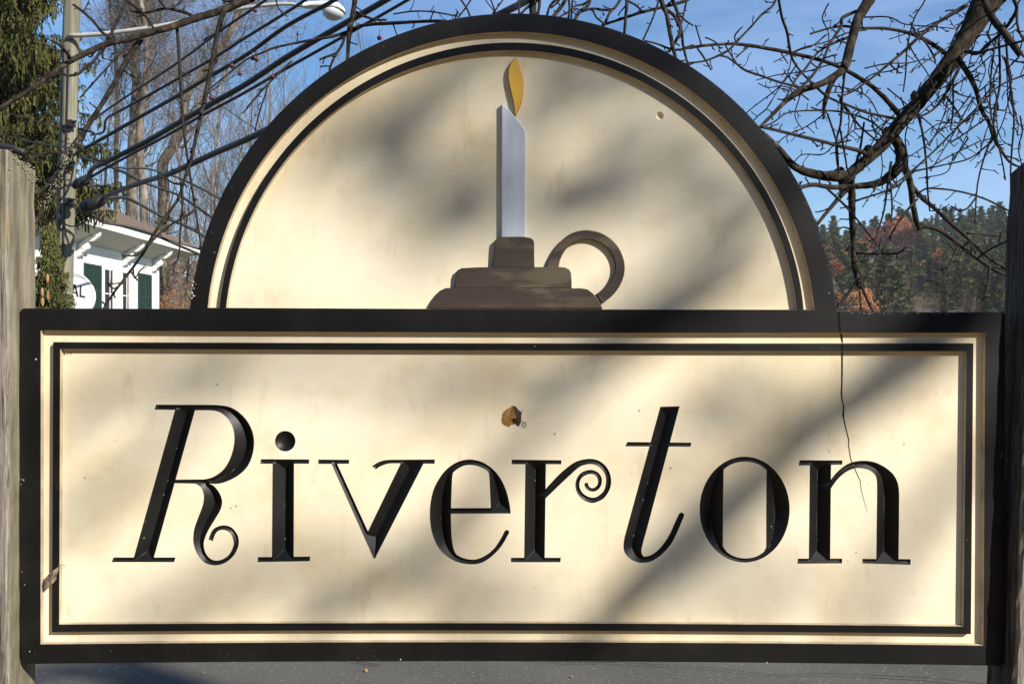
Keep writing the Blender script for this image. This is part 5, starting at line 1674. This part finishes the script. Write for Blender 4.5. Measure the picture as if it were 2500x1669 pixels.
# the rest of the wooded hillside, one mass
mb = MB(); bb = MB()
rnd = random.Random(55)
for k in range(1500):
    d = rnd.uniform(150, 345); px_ = rnd.choice([rnd.uniform(-600, 1900), rnd.uniform(-600, 1900), rnd.uniform(2500, 3300)])
    x = (px_ - 1250) / F * d; y = d - D
    z = hz(x, y)
    ev = rnd.random() < (.25 if px_ < 1000 else .6)
    ht = rnd.uniform(6, 10) if ev else rnd.uniform(5, 8)
    T = mb if ev else bb
    for i in range(26):
        t = rnd.random()
        rr = (2.6 * (1 - t) if ev else 2.6 * math.sqrt(max(0, 1 - (2 * t - 1) ** 2))) * rnd.uniform(.4, 1)
        a = rnd.uniform(0, 6.28)
        c = Vector((x + rr * math.cos(a), y + rr * math.sin(a), z + ht * (.1 + .9 * t)))
        u = Vector((rnd.gauss(0, 1), rnd.gauss(0, 1), rnd.gauss(.6, 1))).normalized()
        quad(T, c, u * rnd.uniform(.5, .9), u.orthogonal().normalized() * rnd.uniform(.2, .45))
o = mb.build("hillside_evergreens", PINE); tag(o, "mass of dark evergreens covering the rest of the hill", "woods", None, 'stuff')
o = bb.build("hillside_brush", BUSHB); tag(o, "mass of brown leafless brush covering the rest of the hill", "woods", None, 'stuff')
# scrub at the corner of the house
def shrub(label, px_, d, ht, rad, m, seed, n=40, leaf=.06, per=14):
    rnd = random.Random(seed)
    b = P(px_, 0, d); b = Vector((b.x, b.y, 0))
    root = empty("shrub", b, label, "shrub")
    st_, fo = MB(), MB()
    for k in range(n):
        a = rnd.uniform(0, 6.283)
        tip = b + Vector((math.cos(a) * rad * rnd.random(), math.sin(a) * rad * rnd.random(), ht * rnd.uniform(.55, 1)))
        mid = b.lerp(tip, .5) + Vector((rnd.gauss(0, .15), rnd.gauss(0, .15), .2))
        st_.tube([b + Vector((rnd.gauss(0, .3), rnd.gauss(0, .3), 0)), mid, tip], [.02, .013, .006], 4, False)
        for j in range(3):
            e = mid.lerp(tip, rnd.random()); f = e + Vector((rnd.gauss(0, .4), rnd.gauss(0, .4), rnd.uniform(.1, .8)))
            st_.tube([e, f], [.008, .004], 3, False)
            for i in range(per // 3):
                c = e.lerp(f, rnd.random()) + Vector((rnd.gauss(0, .05), rnd.gauss(0, .05), rnd.gauss(0, .05)))
                u = Vector((rnd.gauss(0, 1), rnd.gauss(0, 1), rnd.gauss(0, 1))).normalized()
                quad(fo, c, u * leaf * rnd.uniform(.6, 1.3), u.orthogonal().normalized() * leaf * .6)
    st_.build("stems", GREYB, root)
    if per: fo.build("leaves", m, root)
shrub("straggly shrub with pale orange leaves by the house corner", 428, 52, 4.6, 1.6, GOLD, 2, 60, .07, 6)
shrub("brown twiggy shrub next to the arch's left foot", 462, 56, 5.2, 1.8, BUSHB, 3, 80, .05, 6)
shrub("low brown shrub against the far end of the house", 398, 60, 5.6, 1.6, BUSHB, 4, 80, .06, 6)

# ------------------------------------------------------------------ fallen leaves on the asphalt
mb = MB()
rnd = random.Random(17)
for k in range(900):
    x, y = rnd.uniform(-6, 6), rnd.uniform(1.6, 9)
    s = rnd.uniform(.003, .009) if rnd.random() < .97 else rnd.uniform(.010, .016)
    u = Vector((rnd.gauss(0, 1), rnd.gauss(0, 1), rnd.gauss(0, .3))).normalized()
    quad(mb, Vector((x, y, .026 + s * .3)), u * s, u.cross(Vector((rnd.gauss(0, .3), rnd.gauss(0, .3), 1))).normalized() * s * .6)
o = mb.build("fallen_leaves", LEAFD); tag(o, "scattered dry leaves and grit on the asphalt", "leaves", None, 'stuff')

mb = MB()
for (x0, y0, x1, y1) in ((-.9, 2.55, 2.3, 2.05), (-2.2, 3.1, -.6, 2.3), (1.5, 2.9, 3.0, 2.2)):
    pts = []
    for i in range(15):
        f = i / 14
        pts.append((x0 + (x1 - x0) * f + rnd.gauss(0, .012), y0 + (y1 - y0) * f + rnd.gauss(0, .02)))
    for (a, b), (c, d) in zip(pts[:-1], pts[1:]):
        w_ = rnd.uniform(.0012, .0035)
        mb.add([(a, b - w_, .0275), (c, d - w_, .0275), (c, d + w_, .0275), (a, b + w_, .0275)], [(0, 1, 2, 3)])
tag(mb.build("pavement_cracks", CRACKM), "fine dark cracks running across the asphalt", "cracks", None, 'stuff')

# ------------------------------------------------------------------ the tree towards the sun whose branches dapple the sign
SH = empty("shade_tree", (12.6, -8.6, 0), "bare roadside tree towards the sun, dappling the sign with its shadow", "tree")
rnd = random.Random(99)
def shp(px_, py_, t):
    """point on the sun's ray through a sign pixel, t metres out"""
    q = Vector(((px_ - 1250) * PX, DP, H + (CY - py_) * PX))
    return q + SUN * t
trunk_top = Vector((11.6, -8.3, 8.4))
mb = MB()
mb.tube([Vector((12.6, -8.6, -.2)), Vector((12.5, -8.6, 2.5)), Vector((12.1, -8.5, 5.6)), trunk_top, Vector((11.4, -8.6, 10.5)), Vector((11.6, -8.8, 12.5))], [.24, .21, .18, .14, .09, .03], 14)
mb.build("trunk", BARK, SH, smooth=True)
# (photo pixels of the shadow's middle line, shadow width, distance)
SHB = [
 ([(2900, 250), (2520, 560), (2330, 750), (2205, 889), (2105, 965), (2009, 1040), (1905, 1130), (1813, 1222), (1720, 1300), (1627, 1378), (1540, 1460), (1471, 1525), (1380, 1640)], 165, 100, 8.0),
 ([(2330, 750), (2270, 850), (2160, 900), (2080, 1000)], 100, 60, 8.3),
 ([(2700, -60), (2250, 180), (2010, 380), (1841, 529), (1745, 663), (1650, 760), (1560, 820), (1490, 885), (1402, 940), (1304, 1075), (1215, 1160), (1148, 1210), (1079, 1300), (1000, 1390), (932, 1437), (805, 1500), (700, 1580)], 100, 64, 8.8),
 ([(1745, 640), (1640, 700), (1540, 735), (1440, 775)], 55, 40, 9.0),
 ([(1841, 529), (1700, 490), (1554, 478), (1440, 510), (1320, 515), (1200, 500), (1130, 560), (1050, 570)], 62, 45, 9.2),
 ([(2200, -150), (1700, 80), (1480, 160), (1324, 232), (1250, 330), (1190, 430), (1120, 480), (1010, 470), (940, 500)], 74, 52, 9.4),
 ([(1480, 60), (1200, 110), (1062, 209), (1010, 300), (1010, 375), (940, 420), (860, 380)], 74, 45, 9.6),
 ([(1062, 209), (930, 270), (800, 330), (700, 400)], 50, 30, 9.6),
 ([(1324, 232), (1420, 190), (1540, 230), (1620, 300)], 45, 34, 9.5),
 ([(1620, 300), (1560, 380), (1520, 430), (1440, 400), (1350, 420)], 50, 36, 9.5),
 ([(1700, 480), (1760, 400), (1780, 330), (1720, 260)], 46, 30, 9.3),
 ([(1500, 879), (1300, 880), (1150, 900), (1000, 905), (850, 885), (700, 870), (560, 905)], 52, 40, 9.3),
 ([(1304, 1075), (1190, 990), (1060, 960), (960, 1010)], 44, 30, 9.3),
 ([(700, 870), (480, 880), (330, 905), (227, 957), (190, 1010), (140, 1050)], 62, 50, 9.8),
 ([(480, 930), (420, 1060), (300, 1180), (198, 1241), (120, 1300)], 38, 60, 9.8),
 ([(932, 1437), (760, 1380), (640, 1400), (511, 1437), (400, 1490), (300, 1570)], 60, 55, 9.5),
 ([(1079, 1300), (1130, 1400), (1245, 1505), (1300, 1580)], 50, 40, 9.2),
 ([(1245, 1505), (1150, 1520), (1020, 1500)], 50, 40, 9.2),
 ([(2700, 900), (2450, 1080), (2342, 1173), (2250, 1260), (2180, 1360), (2140, 1480), (2080, 1600)], 60, 48, 9.2),
 ([(2009, 1040), (1900, 1010), (1790, 960), (1700, 950)], 70, 44, 8.6),
 ([(1813, 1222), (1740, 1170), (1690, 1100), (1640, 1050)], 46, 30, 8.6),
 ([(1627, 1378), (1740, 1420), (1860, 1440), (1960, 1500)], 40, 34, 8.6),
 ([(1668, 746), (1780, 720), (1900, 640)], 60, 40, 9),
]
def sh_branch(pts, w0, w1, t, k_=1, name="branch"):
    s = cr(pts, 5)
    n = len(s)
    mb = MB()
    Wp, Rr = [], []
    for i, (x, y) in enumerate(s):
        f = i / (n - 1)
        Wp.append(shp(x + rnd.gauss(0, 3), y + rnd.gauss(0, 3), t + (3.0 if k_ in (0, 1, 2, 19) else 5.5) + .5 * math.sin(f * 2.2)))
        Rr.append(.5 * (w0 + (w1 - w0) * f) * PX * (.84 if k_ in (1, 2) else ((1.62 if k_ in (4, 5, 6, 7, 8, 9, 10, 21) else 1.25) if k_ else 1)) * (1 + .22 * math.sin(f * (11 + k_) + k_ * 1.7)) * rnd.uniform(.92, 1.08))
    mb.tube(Wp, Rr, 8)
    return mb.build(name, BARK, SH, smooth=True), Wp, Rr
for k, (pts, w0, w1, t) in enumerate(SHB):
    o, Wp, Rr = sh_branch(pts, w0, w1, t, k)
    if k in (0, 2, 5):     # joined to the trunk
        mb = MB()
        c = Wp[0].lerp(trunk_top, .5) + Vector((0, 0, .25))
        mb.tube([trunk_top, c, Wp[0]], [Rr[0] * 1.25, Rr[0] * 1.1, Rr[0]], 10)
        mb.build("limb", BARK, SH, smooth=True)
# fine twigs that soften the light between the branches
mb = MB()
for k in range(95):
    x, y = rnd.uniform(250, 2350), rnd.uniform(60, 1520)
    top = y < 760
    if top and not (600 < x < 2000): continue
    if not top and rnd.random() < .45: continue
    if x < 850 and 430 < y < 760 and rnd.random() < .8: continue
    if 1500 < x < 1720 and 330 < y < 450 and rnd.random() < .8: continue
    if 250 < x < 1250 and 950 < y < 1330 and rnd.random() < .75: continue
    if x > 2150 and y > 950 and rnd.random() < .6: continue
    a = rnd.gauss(2.35, .7)
    ln = rnd.uniform(120, 380)
    t = rnd.uniform(12, 15)
    pts = []
    for i in range(4):
        f = i / 3
        pts.append(shp(x + math.cos(a) * ln * f + rnd.gauss(0, 15), y + math.sin(a) * ln * f + rnd.gauss(0, 15), t + .3 * f))
    r = rnd.uniform(7, 15) * .5 * PX
    mb.tube(pts, [r, r * .9, r * .8, r * .6], 5)
mb.build("twigs", TWIG, SH, smooth=True)['kind'] = 'stuff'

# unseen russet woods added behind the viewer to cut skylight and warm the bounce
mb = MB()
rnd = random.Random(44)
for k in range(260):
    x, y = rnd.uniform(-48, 40), rnd.uniform(-24, -15)
    ht, rd = rnd.uniform(8, 13), rnd.uniform(1.6, 2.6)
    mb.tube([Vector((x, y, -.2)), Vector((x, y, ht * .9))], [.16, .03], 5, False)
    for i in range(90):
        t = rnd.random() ** .8
        rr = rd * (1.05 - t) * rnd.uniform(.3, 1)
        a = rnd.uniform(0, 6.28)
        c = Vector((x + rr * math.cos(a), y + rr * math.sin(a), ht * (.04 + .96 * t)))
        u = Vector((math.cos(a), math.sin(a), rnd.uniform(-.6, .2))).normalized()
        v = u.orthogonal().normalized(); v.rotate(Matrix.Rotation(rnd.uniform(0, 3.14), 3, u))
        quad(mb, c, u * rnd.uniform(.4, .8), v * rnd.uniform(.2, .4))
o = mb.build("fill_blocking_woods", OAK); tag(o, "unseen russet woods added behind the viewer to cut the sky fill on the sign", "woods", None, 'stuff')

# thin autumn haze over the valley
mb = MB()
mb.box((-460, -60, -1.6), (460, 560, 78))
hm = bpy.data.materials.new("haze_air"); hm.use_nodes = True
hm.node_tree.nodes.clear()
_o = hm.node_tree.nodes.new("ShaderNodeOutputMaterial")
_p = hm.node_tree.nodes.new("ShaderNodeVolumePrincipled")
_p.inputs['Color'].default_value = (0.86, 0.92, 1.0, 1)
_p.inputs['Density'].default_value = 0.00021
_p.inputs['Anisotropy'].default_value = 0.0
hm.node_tree.links.new(_p.outputs[0], _o.inputs['Volume'])
tag(mb.build("haze", hm), "thin pale haze in the air between the sign and the hill", "haze", None, 'stuff')
